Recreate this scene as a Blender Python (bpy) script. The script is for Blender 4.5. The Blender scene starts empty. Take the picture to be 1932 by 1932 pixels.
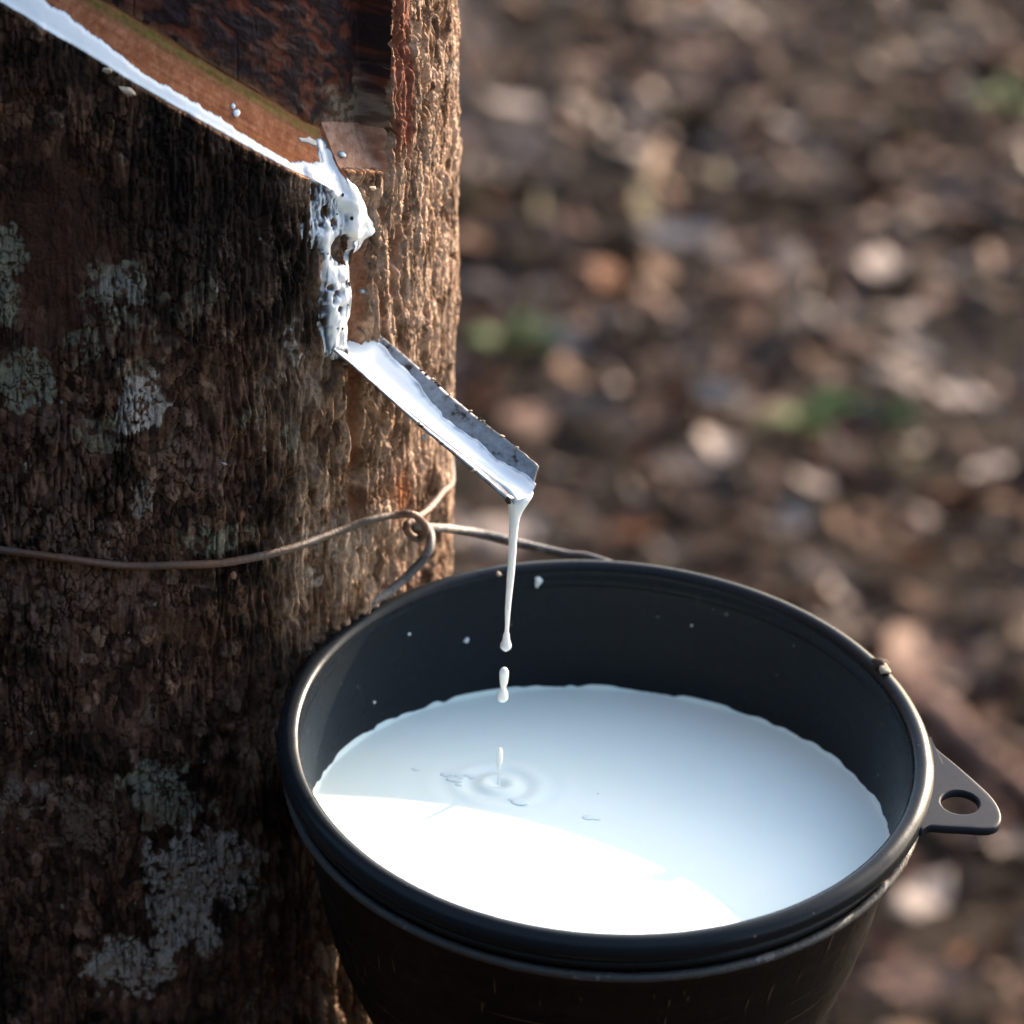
import bpy, bmesh, math, random
import numpy as np
from mathutils import Vector, Matrix

random.seed(7)
RNG = np.random.default_rng(11)
S = bpy.context.scene
COL = S.collection
R_ = math.radians

# ------------------------------------------------------------------ camera
CUP = np.array([0.0, 0.0, 1.15])            # centre of the cup's rim
PITCH, ROLL, FPX, DIST = R_(24.3), R_(3.08), 7107.0, 0.80
FWD = np.array([0, math.cos(PITCH), -math.sin(PITCH)])
UP0 = np.array([0, math.sin(PITCH), math.cos(PITCH)])
RT0 = np.array([1.0, 0, 0])
RIGHT = math.cos(ROLL) * RT0 + math.sin(ROLL) * UP0
UP = -math.sin(ROLL) * RT0 + math.cos(ROLL) * UP0
CAMPOS = CUP - DIST * (FWD + (1142.9 - 966) / FPX * RIGHT - (1398.5 - 966) / FPX * UP)
cam_d = bpy.data.cameras.new('camera')
cam = bpy.data.objects.new('camera', cam_d)
COL.objects.link(cam)
m = Matrix.Identity(4)
for i in range(3):
    m[i][0], m[i][1], m[i][2], m[i][3] = RIGHT[i], UP[i], -FWD[i], CAMPOS[i]
cam.matrix_world = m
cam_d.sensor_width = 36.0
cam_d.lens = FPX / 1932 * 36.0
cam_d.clip_start, cam_d.clip_end = 0.01, 800
cam_d.dof.use_dof = True
cam_d.dof.focus_distance = 0.785
cam_d.dof.aperture_fstop = 15.0
S.camera = cam

# ------------------------------------------------------------------ sky, sun, exposure
SUN_AZ, SUN_EL = R_(42), R_(21)             # azimuth from +Y towards +X
w = bpy.data.worlds.new('World'); S.world = w; w.use_nodes = True
nt = w.node_tree; nt.nodes.clear()
sky = nt.nodes.new('ShaderNodeTexSky'); sky.sky_type = 'NISHITA'; sky.sun_disc = False
sky.sun_elevation, sky.sun_rotation = SUN_EL, SUN_AZ
sky.dust_density = 2.2; sky.air_density = 1.0; sky.ozone_density = 0.8
bg = nt.nodes.new('ShaderNodeBackground'); bg.inputs['Strength'].default_value = 0.15
wo = nt.nodes.new('ShaderNodeOutputWorld')
nt.links.new(sky.outputs[0], bg.inputs[0]); nt.links.new(bg.outputs[0], wo.inputs[0])
sun_d = bpy.data.lights.new('sun', 'SUN'); sun_d.energy = 3.4; sun_d.angle = R_(0.6); sun_d.color = (1.0, 0.84, 0.69)
sun = bpy.data.objects.new('sun', sun_d); COL.objects.link(sun)
to_sun = Vector((math.sin(SUN_AZ) * math.cos(SUN_EL), math.cos(SUN_AZ) * math.cos(SUN_EL), math.sin(SUN_EL)))
sun.rotation_euler = to_sun.to_track_quat('Z', 'Y').to_euler()
S.view_settings.view_transform = 'Standard'; S.view_settings.look = 'None'
S.view_settings.exposure = 2.0; S.view_settings.gamma = 1.0
S.render.engine = 'CYCLES'
S.cycles.use_denoising = True
S.cycles.max_bounces = 8

# ------------------------------------------------------------------ helpers
def ray(x, y):
    """direction through a point of the photograph plan (1932 units wide)"""
    return FWD + (x - 966) / FPX * RIGHT - (y - 966) / FPX * UP

def proj(P):
    q = np.asarray(P) - CAMPOS
    z = q @ FWD
    return 966 + FPX * (q @ RIGHT) / z, 966 - FPX * (q @ UP) / z

def on_y(x, y, Y):
    d = ray(x, y); return CAMPOS + d * ((Y - CAMPOS[1]) / d[1])

def on_z(x, y, Z):
    d = ray(x, y); return CAMPOS + d * ((Z - CAMPOS[2]) / d[2])

def at_depth(x, y, dep):
    return CAMPOS + ray(x, y) * dep

def on_plane(x, y, p0, n):
    d = ray(x, y); return CAMPOS + d * (((p0 - CAMPOS) @ n) / (d @ n))

def tag(o, label=None, cat=None, group=None, kind=None):
    if label: o['label'] = label
    if cat: o['category'] = cat
    if group: o['group'] = group
    if kind: o['kind'] = kind
    return o

def empty(name, loc):
    o = bpy.data.objects.new(name, None); o.location = loc; COL.objects.link(o)
    o.empty_display_size = 0.02
    bpy.context.view_layer.update()
    return o

def add(name, me, mat=None, parent=None):
    o = bpy.data.objects.new(name, me); COL.objects.link(o)
    if mat: me.materials.append(mat)
    if parent is not None:
        o.parent = parent
        o.matrix_parent_inverse = Matrix.Translation(-Vector(parent.location))
    return o

def mesh_np(name, V, F, smooth=True, attrs=None):
    """fast mesh from numpy arrays: V (n,3), F (m,4) or (m,3)"""
    me = bpy.data.meshes.new(name)
    V = np.ascontiguousarray(V, np.float32); F = np.ascontiguousarray(F, np.int32)
    k = F.shape[1]
    me.vertices.add(len(V)); me.vertices.foreach_set('co', V.ravel())
    me.loops.add(F.size); me.loops.foreach_set('vertex_index', F.ravel())
    me.polygons.add(len(F))
    me.polygons.foreach_set('loop_start', np.arange(0, F.size, k, dtype=np.int32))
    me.polygons.foreach_set('use_smooth', np.full(len(F), smooth))
    me.update(calc_edges=True)
    if attrs:
        for nme, a in attrs.items():
            if a.ndim == 2:
                at = me.attributes.new(nme, 'FLOAT_COLOR', 'POINT')
                c = np.ones((len(V), 4), np.float32); c[:, :3] = a
                at.data.foreach_set('color', c.ravel())
            else:
                at = me.attributes.new(nme, 'FLOAT', 'POINT')
                at.data.foreach_set('value', np.ascontiguousarray(a, np.float32))
    return me

def grid_faces(nr, nc, wrap=False):
    j = np.arange(nc if wrap else nc - 1)
    i = np.arange(nr - 1)
    I, J = np.meshgrid(i, j, indexing='ij')
    J2 = (J + 1) % nc
    return np.stack([I * nc + J, I * nc + J2, (I + 1) * nc + J2, (I + 1) * nc + J], -1).reshape(-1, 4)

def tube(pts, rad, nseg=10, sub=8, closed=False, cap=True, rough=0.0, seed=0):
    """round rod along a smooth curve through pts"""
    P = [np.array(p, float) for p in pts]; n = len(P)
    rads = rad if hasattr(rad, '__len__') else [rad] * n
    C, Rr = [], []
    segs = n if closed else n - 1
    for i in range(segs):
        if closed: p0, p1, p2, p3 = P[(i - 1) % n], P[i], P[(i + 1) % n], P[(i + 2) % n]
        else: p0, p1, p2, p3 = P[max(i - 1, 0)], P[i], P[i + 1], P[min(i + 2, n - 1)]
        for k in range(sub):
            t = k / sub
            C.append(0.5 * ((2 * p1) + (-p0 + p2) * t + (2 * p0 - 5 * p1 + 4 * p2 - p3) * t * t + (-p0 + 3 * p1 - 3 * p2 + p3) * t ** 3))
            Rr.append(rads[i] * (1 - t) + rads[(i + 1) % n] * t)
    if not closed: C.append(P[-1]); Rr.append(rads[-1])
    C = np.array(C); Rr = np.array(Rr)
    T = np.roll(C, -1, 0) - np.roll(C, 1, 0)
    if not closed: T[0] = C[1] - C[0]; T[-1] = C[-1] - C[-2]
    T /= np.linalg.norm(T, axis=1)[:, None] + 1e-12
    nrm = np.cross(T[0], [0.3, 0.2, 0.9]); nrm /= np.linalg.norm(nrm)
    V = []
    ang = np.arange(nseg) / nseg * 2 * math.pi
    rg = np.random.default_rng(seed)
    for i in range(len(C)):
        nrm = nrm - T[i] * (nrm @ T[i]); nrm /= np.linalg.norm(nrm)
        b = np.cross(T[i], nrm)
        rr = Rr[i] * (1 + rough * rg.normal(size=nseg))
        V.append(C[i] + (np.cos(ang) * rr)[:, None] * nrm + (np.sin(ang) * rr)[:, None] * b)
    V = np.concatenate(V); nr = len(C)
    F = grid_faces(nr, nseg, True)
    if closed:
        j = np.arange(nseg); j2 = (j + 1) % nseg
        F = np.concatenate([F, np.stack([(nr - 1) * nseg + j, (nr - 1) * nseg + j2, j2, j], -1)])
    elif cap:
        V = np.concatenate([V, C[:1], C[-1:]]); a = len(V) - 2
        j = np.arange(nseg); j2 = (j + 1) % nseg
        F = np.concatenate([F, np.stack([j2, j, np.full(nseg, a), np.full(nseg, a)], -1)[:, [0, 1, 2, 2]]]) if False else F
        cf0 = np.stack([j2, j, np.full(nseg, a)], -1); cf1 = np.stack([(nr - 1) * nseg + j, (nr - 1) * nseg + j2, np.full(nseg, a + 1)], -1)
        return V, F, np.concatenate([cf0, cf1])
    return V, F, None

def tube_mesh(name, *a, **k):
    V, F, T = tube(*a, **k)
    if T is None: return mesh_np(name, V, F)
    me = bpy.data.meshes.new(name)
    me.from_pydata(V.tolist(), [], F.tolist() + T.tolist()); me.polygons.foreach_set('use_smooth', [True] * len(me.polygons)); me.update()
    return me

# --- numpy noise
_tab = RNG.random((16, 256, 256)).astype(np.float32)
def vn(x, y, seed=0):
    t = _tab[seed % 16]
    xi = np.floor(x).astype(np.int64); yi = np.floor(y).astype(np.int64)
    fx = (x - xi).astype(np.float32); fy = (y - yi).astype(np.float32)
    fx = fx * fx * (3 - 2 * fx); fy = fy * fy * (3 - 2 * fy)
    x0, x1, y0, y1 = xi & 255, (xi + 1) & 255, yi & 255, (yi + 1) & 255
    a = t[x0, y0] * (1 - fx) + t[x1, y0] * fx
    b = t[x0, y1] * (1 - fx) + t[x1, y1] * fx
    return a * (1 - fy) + b * fy            # 0..1
def fbm(x, y, oct=4, seed=0):
    s = 0; a = 0.5; n = 0
    for o in range(oct):
        s = s + a * vn(x * 2 ** o + 17.3 * o, y * 2 ** o + 9.1 * o, seed + o); n += a; a *= 0.5
    return s / n
def worley(x, y, seed=0, jit=0.95):
    jx, jy, jid = _tab[seed % 16], _tab[(seed + 5) % 16], _tab[(seed + 9) % 16]
    xi = np.floor(x).astype(np.int64); yi = np.floor(y).astype(np.int64)
    f1 = np.full(x.shape, 9, np.float32); f2 = f1.copy(); cid = np.zeros(x.shape, np.float32)
    for dx in (-1, 0, 1):
        for dy in (-1, 0, 1):
            cx, cy = xi + dx, yi + dy
            a, b = cx & 255, cy & 255
            px = cx + 0.5 + jit * (jx[a, b] - 0.5); py = cy + 0.5 + jit * (jy[a, b] - 0.5)
            d = np.hypot(x - px, y - py).astype(np.float32)
            lt = d < f1
            f2 = np.where(lt, f1, np.minimum(f2, d)); f1 = np.where(lt, d, f1)
            cid = np.where(lt, jid[a, b], cid)
    return f1, f2, cid
def sst(a, b, x):
    t = np.clip((x - a) / (b - a), 0, 1); return t * t * (3 - 2 * t)
def blur(A, n, it=2):
    for _ in range(it):
        for ax in (0, 1):
            pad = [(0, 0), (0, 0)]; pad[ax] = (n + 1, n)
            c = np.cumsum(np.pad(A, pad, mode='edge'), axis=ax, dtype=np.float64)
            k = 2 * n + 1
            A = (np.take(c, range(k, c.shape[ax]), ax) - np.take(c, range(0, c.shape[ax] - k), ax)) / k
    return A

# --- node helpers
def mat(name):
    mt = bpy.data.materials.new(name); mt.use_nodes = True
    n = mt.node_tree.nodes; l = mt.node_tree.links
    return mt, n, l, n['Principled BSDF']
def N(n, typ, **kw):
    nd = n.new(typ)
    for k, v in kw.items():
        if k in nd.inputs: nd.inputs[k].default_value = v
        else: setattr(nd, k, v)
    return nd
def ramp(n, stops):
    r = n.new('ShaderNodeValToRGB'); e = r.color_ramp.elements
    e[0].position, e[0].color = stops[0][0], (*stops[0][1], 1)
    e[1].position, e[1].color = stops[-1][0], (*stops[-1][1], 1)
    for p, c in stops[1:-1]:
        q = e.new(p); q.color = (*c, 1)
    return r
def noise(n, l, scale, detail=4, rough=0.6, coord='Object', vec_scale=None):
    tc = n.new('ShaderNodeTexCoord'); nz = N(n, 'ShaderNodeTexNoise', Scale=scale, Detail=detail, Roughness=rough)
    src = tc.outputs[coord]
    if vec_scale:
        mp = n.new('ShaderNodeMapping'); mp.inputs['Scale'].default_value = vec_scale
        l.new(src, mp.inputs[0]); src = mp.outputs[0]
    l.new(src, nz.inputs['Vector'])
    return nz
def bump(n, l, src, b, strength=0.3, dist=0.001):
    bp = N(n, 'ShaderNodeBump', Strength=strength, Distance=dist)
    l.new(src, bp.inputs['Height']); l.new(bp.outputs[0], b.inputs['Normal']); return bp

# ------------------------------------------------------------------ materials
def bark_material():
    mt, n, l, b = mat('bark')
    at = N(n, 'ShaderNodeAttribute', attribute_name='tint')
    nz = noise(n, l, 900, 5, 0.7)
    mx = N(n, 'ShaderNodeMix', data_type='RGBA', blend_type='MULTIPLY'); mx.inputs[0].default_value = 1.0
    rp = ramp(n, [(0.25, (0.5, 0.5, 0.5)), (0.75, (1.5, 1.45, 1.4))])
    l.new(nz.outputs['Fac'], rp.inputs[0])
    l.new(at.outputs['Color'], mx.inputs[6]); l.new(rp.outputs[0], mx.inputs[7])
    l.new(mx.outputs[2], b.inputs['Base Color'])
    ag = N(n, 'ShaderNodeAttribute', attribute_name='wet')
    mr = N(n, 'ShaderNodeMapRange'); mr.inputs[3].default_value = 0.92; mr.inputs[4].default_value = 0.28
    l.new(ag.outputs['Fac'], mr.inputs[0]); l.new(mr.outputs[0], b.inputs['Roughness'])
    b.inputs['Specular IOR Level'].default_value = 0.14
    nz2 = noise(n, l, 1800, 3, 0.6)
    bump(n, l, nz2.outputs['Fac'], b, 0.5, 0.0006)
    return mt
M_BARK = bark_material()

def panel_material():
    mt, n, l, b = mat('tapped_panel')
    at = N(n, 'ShaderNodeAttribute', attribute_name='tint')
    l.new(at.outputs['Color'], b.inputs['Base Color'])
    nz = noise(n, l, 260, 6, 0.65)
    rp = ramp(n, [(0.35, (0.4, 0.4, 0.4)), (0.7, (0.85, 0.85, 0.85))])
    b.inputs['Specular IOR Level'].default_value = 0.16
    l.new(nz.outputs['Fac'], rp.inputs[0]); l.new(rp.outputs[0], b.inputs['Roughness'])
    nz2 = noise(n, l, 500, 5, 0.6)
    bump(n, l, nz2.outputs['Fac'], b, 0.35, 0.001)
    return mt
M_PANEL = panel_material()

def cut_material():
    mt, n, l, b = mat('fresh_cut_bark')
    at = N(n, 'ShaderNodeAttribute', attribute_name='tint')
    nz = noise(n, l, 700, 5, 0.7)
    rp = ramp(n, [(0.3, (0.75, 0.72, 0.7)), (0.7, (1.25, 1.25, 1.25))])
    mx = N(n, 'ShaderNodeMix', data_type='RGBA', blend_type='MULTIPLY'); mx.inputs[0].default_value = 1.0
    l.new(nz.outputs['Fac'], rp.inputs[0]); l.new(at.outputs['Color'], mx.inputs[6]); l.new(rp.outputs[0], mx.inputs[7])
    l.new(mx.outputs[2], b.inputs['Base Color'])
    b.inputs['Roughness'].default_value = 0.75; b.inputs['Specular IOR Level'].default_value = 0.08
    bump(n, l, nz.outputs['Fac'], b, 0.25, 0.0005)
    return mt
M_CUT = cut_material()

def latex_material(name, film=False):
    mt, n, l, b = mat(name)
    b.inputs['Base Color'].default_value = (0.86, 0.87, 0.86, 1)
    if film:
        at = N(n, 'ShaderNodeAttribute', attribute_name='thick')
        rp = ramp(n, [(0.0, (0.06, 0.06, 0.07)), (0.3, (0.26, 0.29, 0.34)), (0.55, (0.62, 0.66, 0.70)), (0.85, (0.88, 0.88, 0.86))])
        l.new(at.outputs['Fac'], rp.inputs[0]); l.new(rp.outputs[0], b.inputs['Base Color'])
    b.inputs['Roughness'].default_value = 0.14
    b.inputs['IOR'].default_value = 1.42
    b.inputs['Subsurface Weight'].default_value = 0.35
    b.inputs['Subsurface Radius'].default_value = (1.0, 0.8, 0.7)
    b.inputs['Subsurface Scale'].default_value = 0.0012
    return mt
M_LATEX = latex_material('latex')
M_FILM = latex_material('latex_film', True)

def pool_material():
    mt, n, l, b = mat('latex_pool')
    nz = noise(n, l, 60, 4, 0.5)
    rp = ramp(n, [(0.3, (0.83, 0.92, 0.81)), (0.7, (0.85, 0.93, 0.83))])
    l.new(nz.outputs['Fac'], rp.inputs[0])
    # tiny dark specks of dirt floating on the liquid
    vo = N(n, 'ShaderNodeTexVoronoi', Scale=210.0); tc = n.new('ShaderNodeTexCoord')
    l.new(tc.outputs['Object'], vo.inputs['Vector'])
    lt = N(n, 'ShaderNodeMath', operation='LESS_THAN'); lt.inputs[1].default_value = 0.045
    l.new(vo.outputs['Distance'], lt.inputs[0])
    sep = n.new('ShaderNodeSeparateColor'); l.new(vo.outputs['Color'], sep.inputs[0])
    gt = N(n, 'ShaderNodeMath', operation='GREATER_THAN'); gt.inputs[1].default_value = 0.86
    l.new(sep.outputs[0], gt.inputs[0])
    mu = N(n, 'ShaderNodeMath', operation='MULTIPLY'); l.new(lt.outputs[0], mu.inputs[0]); l.new(gt.outputs[0], mu.inputs[1])
    mx = N(n, 'ShaderNodeMix', data_type='RGBA'); l.new(mu.outputs[0], mx.inputs[0])
    l.new(rp.outputs[0], mx.inputs[6]); mx.inputs[7].default_value = (0.3, 0.3, 0.32, 1)
    l.new(mx.outputs[2], b.inputs['Base Color'])
    b.inputs['Roughness'].default_value = 0.24; b.inputs['IOR'].default_value = 1.33; b.inputs['Specular IOR Level'].default_value = 0.2
    b.inputs['Subsurface Weight'].default_value = 0.5; b.inputs['Subsurface Radius'].default_value = (1.0, 0.75, 0.6); b.inputs['Subsurface Scale'].default_value = 0.0009
    return mt
M_POOL = pool_material()

def plastic_material(name, outer=False):
    mt, n, l, b = mat(name)
    b.inputs['Base Color'].default_value = (0.0105, 0.0125, 0.0145, 1); b.inputs['Specular IOR Level'].default_value = 0.13
    nz = noise(n, l, 90, 5, 0.6)
    rp = ramp(n, [(0.3, (0.22,) * 3), (0.75, (0.36,) * 3)])
    l.new(nz.outputs['Fac'], rp.inputs[0]); l.new(rp.outputs[0], b.inputs['Roughness'])
    nz2 = noise(n, l, 1500, 3, 0.5)
    bump(n, l, nz2.outputs['Fac'], b, 0.08, 0.0003)
    # settled dust and dried splash specks
    vo = N(n, 'ShaderNodeTexVoronoi', Scale=330.0); tc = n.new('ShaderNodeTexCoord'); l.new(tc.outputs['Object'], vo.inputs['Vector'])
    sep = n.new('ShaderNodeSeparateColor'); l.new(vo.outputs['Color'], sep.inputs[0])
    th_ = N(n, 'ShaderNodeMapRange'); th_.inputs[1].default_value = 0.80; th_.inputs[2].default_value = 1.0; th_.inputs[3].default_value = 0.0; th_.inputs[4].default_value = 0.16
    l.new(sep.outputs[0], th_.inputs[0])
    lt = N(n, 'ShaderNodeMath', operation='LESS_THAN'); l.new(vo.outputs['Distance'], lt.inputs[0]); l.new(th_.outputs[0], lt.inputs[1])
    mx = N(n, 'ShaderNodeMix', data_type='RGBA'); l.new(lt.outputs[0], mx.inputs[0])
    mx.inputs[6].default_value = b.inputs['Base Color'].default_value; mx.inputs[7].default_value = (0.11, 0.10, 0.09, 1)
    l.new(mx.outputs[2], b.inputs['Base Color'])
    return mt
M_PLASTIC = plastic_material('black_plastic')

def outer_wall_material():
    """scuffed black plastic with dried brown runs"""
    mt, n, l, b = mat('scuffed_black_plastic')
    at = N(n, 'ShaderNodeAttribute', attribute_name='run')
    rp = ramp(n, [(0.0, (0.0026, 0.002, 0.0019)), (0.45, (0.006, 0.004, 0.003)), (1.0, (0.13, 0.08, 0.05))])
    l.new(at.outputs['Fac'], rp.inputs[0]); l.new(rp.outputs[0], b.inputs['Base Color'])
    nz = noise(n, l, 300, 5, 0.6)
    b.inputs['Specular IOR Level'].default_value = 0.2
    r2 = ramp(n, [(0.3, (0.35,) * 3), (0.7, (0.6,) * 3)])
    l.new(nz.outputs['Fac'], r2.inputs[0]); l.new(r2.outputs[0], b.inputs['Roughness'])
    bump(n, l, nz.outputs['Fac'], b, 0.25, 0.0005)
    return mt
M_OUTER = outer_wall_material()

def wire_material(name, rust):
    mt, n, l, b = mat(name)
    nz = noise(n, l, 55, 5, 0.7)
    rp = ramp(n, [(0.5 - rust, (0.15, 0.14, 0.132)), (0.52 - rust * .4, (0.075, 0.052, 0.038)), (0.72 - rust * .3, (0.115, 0.05, 0.024))])
    l.new(nz.outputs['Fac'], rp.inputs[0]); l.new(rp.outputs[0], b.inputs['Base Color'])
    b.inputs['Metallic'].default_value = 0.2; b.inputs['Roughness'].default_value = 0.55
    nz2 = noise(n, l, 900, 4, 0.7)
    bump(n, l, nz2.outputs['Fac'], b, 0.6, 0.0006)
    return mt
M_WIRE_RUST = wire_material('rusty_wire', 0.25)
M_WIRE_GREY = wire_material('grey_wire', -0.05)
for nd in M_WIRE_GREY.node_tree.nodes:
    if nd.type == 'VALTORGB': nd.color_ramp.elements[0].color = (0.055, 0.053, 0.052, 1)

def metal_material():
    mt, n, l, b = mat('galvanised_sheet')
    nz = noise(n, l, 320, 6, 0.7)
    nz2 = noise(n, l, 60, 3, 0.6)
    mxn = N(n, 'ShaderNodeMath', operation='MULTIPLY_ADD'); mxn.inputs[1].default_value = 0.75
    l.new(nz.outputs['Fac'], mxn.inputs[0])
    m2 = N(n, 'ShaderNodeMath', operation='MULTIPLY'); m2.inputs[1].default_value = 0.25
    l.new(nz2.outputs['Fac'], m2.inputs[0]); l.new(m2.outputs[0], mxn.inputs[2])
    rp = ramp(n, [(0.38, (0.05, 0.036, 0.026)), (0.44, (0.20, 0.19, 0.18)), (0.65, (0.36, 0.36, 0.36))])
    l.new(mxn.outputs[0], rp.inputs[0]); l.new(rp.outputs[0], b.inputs['Base Color'])
    r2 = ramp(n, [(0.36, (0.9,) * 3), (0.42, (0.42,) * 3)])
    l.new(mxn.outputs[0], r2.inputs[0]); l.new(r2.outputs[0], b.inputs['Roughness'])
    b.inputs['Metallic'].default_value = 0.5
    bump(n, l, nz.outputs['Fac'], b, 0.2, 0.0004)
    return mt
M_METAL = metal_material()

def plain(name, c, rough=0.7, var=0.3, scale=200):
    mt, n, l, b = mat(name)
    nz = noise(n, l, scale, 4, 0.6)
    lo = tuple(v * (1 - var) for v in c); hi = tuple(min(1, v * (1 + var)) for v in c)
    rp = ramp(n, [(0.3, lo), (0.7, hi)])
    l.new(nz.outputs['Fac'], rp.inputs[0]); l.new(rp.outputs[0], b.inputs['Base Color'])
    b.inputs['Roughness'].default_value = rough; b.inputs['Specular IOR Level'].default_value = 0.12
    return mt
M_CHAFF = plain('pale_bark_chip', (0.42, 0.33, 0.24), 0.8)
M_DIRT = plain('dark_dirt', (0.05, 0.035, 0.025), 0.85)
M_GREY = plain('dried_latex_crumb', (0.35, 0.33, 0.33), 0.6, 0.4, 600)

# ------------------------------------------------------------------ ground
def ground_material():
    mt, n, l, b = mat('litter_soil')
    nz = noise(n, l, 9, 8, 0.7); nz2 = noise(n, l, 60, 5, 0.6)
    rp = ramp(n, [(0.3, (0.010, 0.006, 0.004)), (0.5, (0.028, 0.018, 0.012)), (0.7, (0.055, 0.040, 0.030))])
    mx = N(n, 'ShaderNodeMix', data_type='FLOAT'); mx.inputs[0].default_value = 0.5
    l.new(nz.outputs['Fac'], mx.inputs[2]); l.new(nz2.outputs['Fac'], mx.inputs[3])
    l.new(mx.outputs[0], rp.inputs[0]); l.new(rp.outputs[0], b.inputs['Base Color'])
    b.inputs['Roughness'].default_value = 0.95; b.inputs['Specular IOR Level'].default_value = 0.1
    bump(n, l, nz2.outputs['Fac'], b, 0.8, 0.02)
    return mt
g = np.concatenate([-np.geomspace(400, 4, 14), np.linspace(-3.6, 3.6, 37), np.geomspace(4, 400, 14)])
GX, GY = np.meshgrid(g, g + 3.0, indexing='ij')
GZ = 0.035 * (fbm(GX * 1.3 + 50, GY * 1.3 + 50, 3, 2) - 0.5) * (np.hypot(GX, GY - 3) < 8)
gme = mesh_np('ground', np.stack([GX, GY, GZ], -1).reshape(-1, 3), grid_faces(len(g), len(g))[:, ::-1])
tag(add('ground', gme, ground_material()), kind='structure')

# ------------------------------------------------------------------ rubber tree
TX, TY, TR, LEAN = -0.1195, 0.0876, 0.080, -0.030        # axis at cup height, radius, lean per metre
TZ = CUP[2]
def tree_pt(th, z, r):
    return np.stack([TX + LEAN * (z - TZ) + r * np.sin(th), TY - r * np.cos(th), z + 0 * th], -1)
def on_trunk(x, y, r=TR):
    d = ray(x, y).copy(); o = CAMPOS.copy()
    ox = o[0] - TX - LEAN * (o[2] - TZ); dx = d[0] - LEAN * d[2]; oy = o[1] - TY; dy = d[1]
    a = dx * dx + dy * dy; b_ = ox * dx + oy * dy; c = ox * ox + oy * oy - r * r
    t = (-b_ - math.sqrt(max(b_ * b_ - a * c, 0))) / a
    p = o + d * t
    return math.atan2(p[0] - TX - LEAN * (p[2] - TZ), -(p[1] - TY)), p[2]
def trunk_point(x, y, out=0.0):
    th, z = on_trunk(x, y); return tree_pt(np.array(th), z, TR + out)

zt = on_trunk(500, -60)[1]; zb = on_trunk(500, 2010)[1]
th = np.concatenate([np.linspace(R_(-180), R_(-30), 46)[:-1], np.arange(R_(-30), R_(106), 0.00026 / TR), np.linspace(R_(106), R_(180), 26)])
zz = np.concatenate([np.linspace(-0.05, zb - 0.08, 42)[:-1], np.linspace(zb - 0.08, zb, 60)[:-1], np.arange(zb, zt, 0.00028), np.linspace(zt, zt + 0.08, 60)[1:], np.linspace(zt + 0.08, 3.4, 50)[1:]])
TH, ZZ = np.meshgrid(th, zz, indexing='xy')              # rows = z
sm, zm = TH * TR * 1000, (ZZ - TZ) * 1000                # millimetres on the unrolled trunk
PX, PY = proj(tree_pt(TH, ZZ, TR))                       # plan coordinates used to lay out the features
FRONT = (TH > R_(-60)) & (TH < R_(125))
# large shape: slight swellings, root flare
big = 2.2 * (fbm(sm / 45 + 30, zm / 70 + 30, 3, 1) - 0.5) * 2
flare = 0.09 * np.exp(-np.clip(ZZ, 0, 9) / 0.12) * (0.75 + 0.25 * np.sin(TH * 5 + 0.7))
# bark relief (mm)
wx = sm + 0.65 * (fbm(sm / 6, zm / 16, 3, 3) - 0.5) * 2 + 0.25 * (fbm(sm / 1.5, zm / 3, 2, 10) - 0.5) * 2
wz = zm + 2.5 * (fbm(sm / 6 + 40, zm / 8, 2, 5) - 0.5) * 2
f1, f2, idA = worley(wx / 3.0, wz / 12, 0); fisA = f2 - f1
f1, f2, idB = worley(wx / 1.5 + 31, wz / 2.9 + 7, 2); fisB = f2 - f1
f1, f2, idD = worley(wx / 1.6 + 13, wz / 7 + 57, 1)
fine = fbm(sm / 0.7, zm / 1.3, 3, 7) - 0.5
fibre = np.abs(fbm(wx / 0.75, wz / 6.5, 3, 12) - 0.5) * 2
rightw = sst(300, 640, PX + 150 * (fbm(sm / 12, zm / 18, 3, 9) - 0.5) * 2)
rough_l = fbm(sm / 14 + 9, zm / 18 + 2, 3, 6)
def crack(x, y, seed, w_, oct_=3):
    """winding cracks along the middle contour of a noise: 0 in the crack, 1 on the plate"""
    return sst(0.0, w_, np.abs(fbm(x, y, oct_, seed) - 0.5))
c1 = crack(wx / 2.9, wz / 21, 1, 0.075, 3); c2 = crack(wx / 1.35 + 9, wz / 9.5 + 4, 5, 0.06, 4); c3_ = crack(wx / 4.6 + 3, wz / 30, 9, 0.06, 4)
cross = np.maximum(crack(sm / 7 + 5, zm / 3.2, 3, 0.03, 4), sst(0.45, 0.55, fbm(sm / 9, zm / 9 + 6, 2, 14)))
merge = 0.20 * np.clip(fbm(sm / 5 + 8, zm / 7, 3, 15) - 0.48, 0, 1) * 4
hB = sst(0.0, 0.13, fisB + merge) * (0.8 + 0.3 * idB)
tops = fbm(wx / 2.6 + 50, wz / 9, 3, 4)
bark_l = 0.72 * hB + (0.25 + 0.75 * sst(0.34, 0.55, rough_l)) * (1.0 * c2 + 0.9 * c1) + 0.45 * fine - 0.3 * fibre
bark_r = 1.7 * c1 + 0.9 * c2 + 1.6 * c3_ + 0.45 * cross + 0.35 * hB + 0.6 * (tops - 0.5) * 2 - 0.9 * fibre + 0.6 * fine - 2.3
smooth_red = sst(0.0, 1.0, 1.25 - np.hypot((PX - 110) / 170, (PY - 470) / 230) + 0.7 * (fbm(sm / 8, zm / 10, 3, 2) - 0.5))
bark = (bark_l * (1 - 0.65 * smooth_red)) * (1 - rightw) + bark_r * rightw
bark = bark + 0.6 * (fbm(sm / 7, zm / 9, 3, 12) - 0.5) * 2
# thin loose flakes
fl, f2_, fid = worley(wx / 5.2 + 11, wz / 6 + 91, 6)
flake = (fid > 0.86) * sst(0.42, 0.30, fl)
bark = bark + 0.45 * flake

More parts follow.
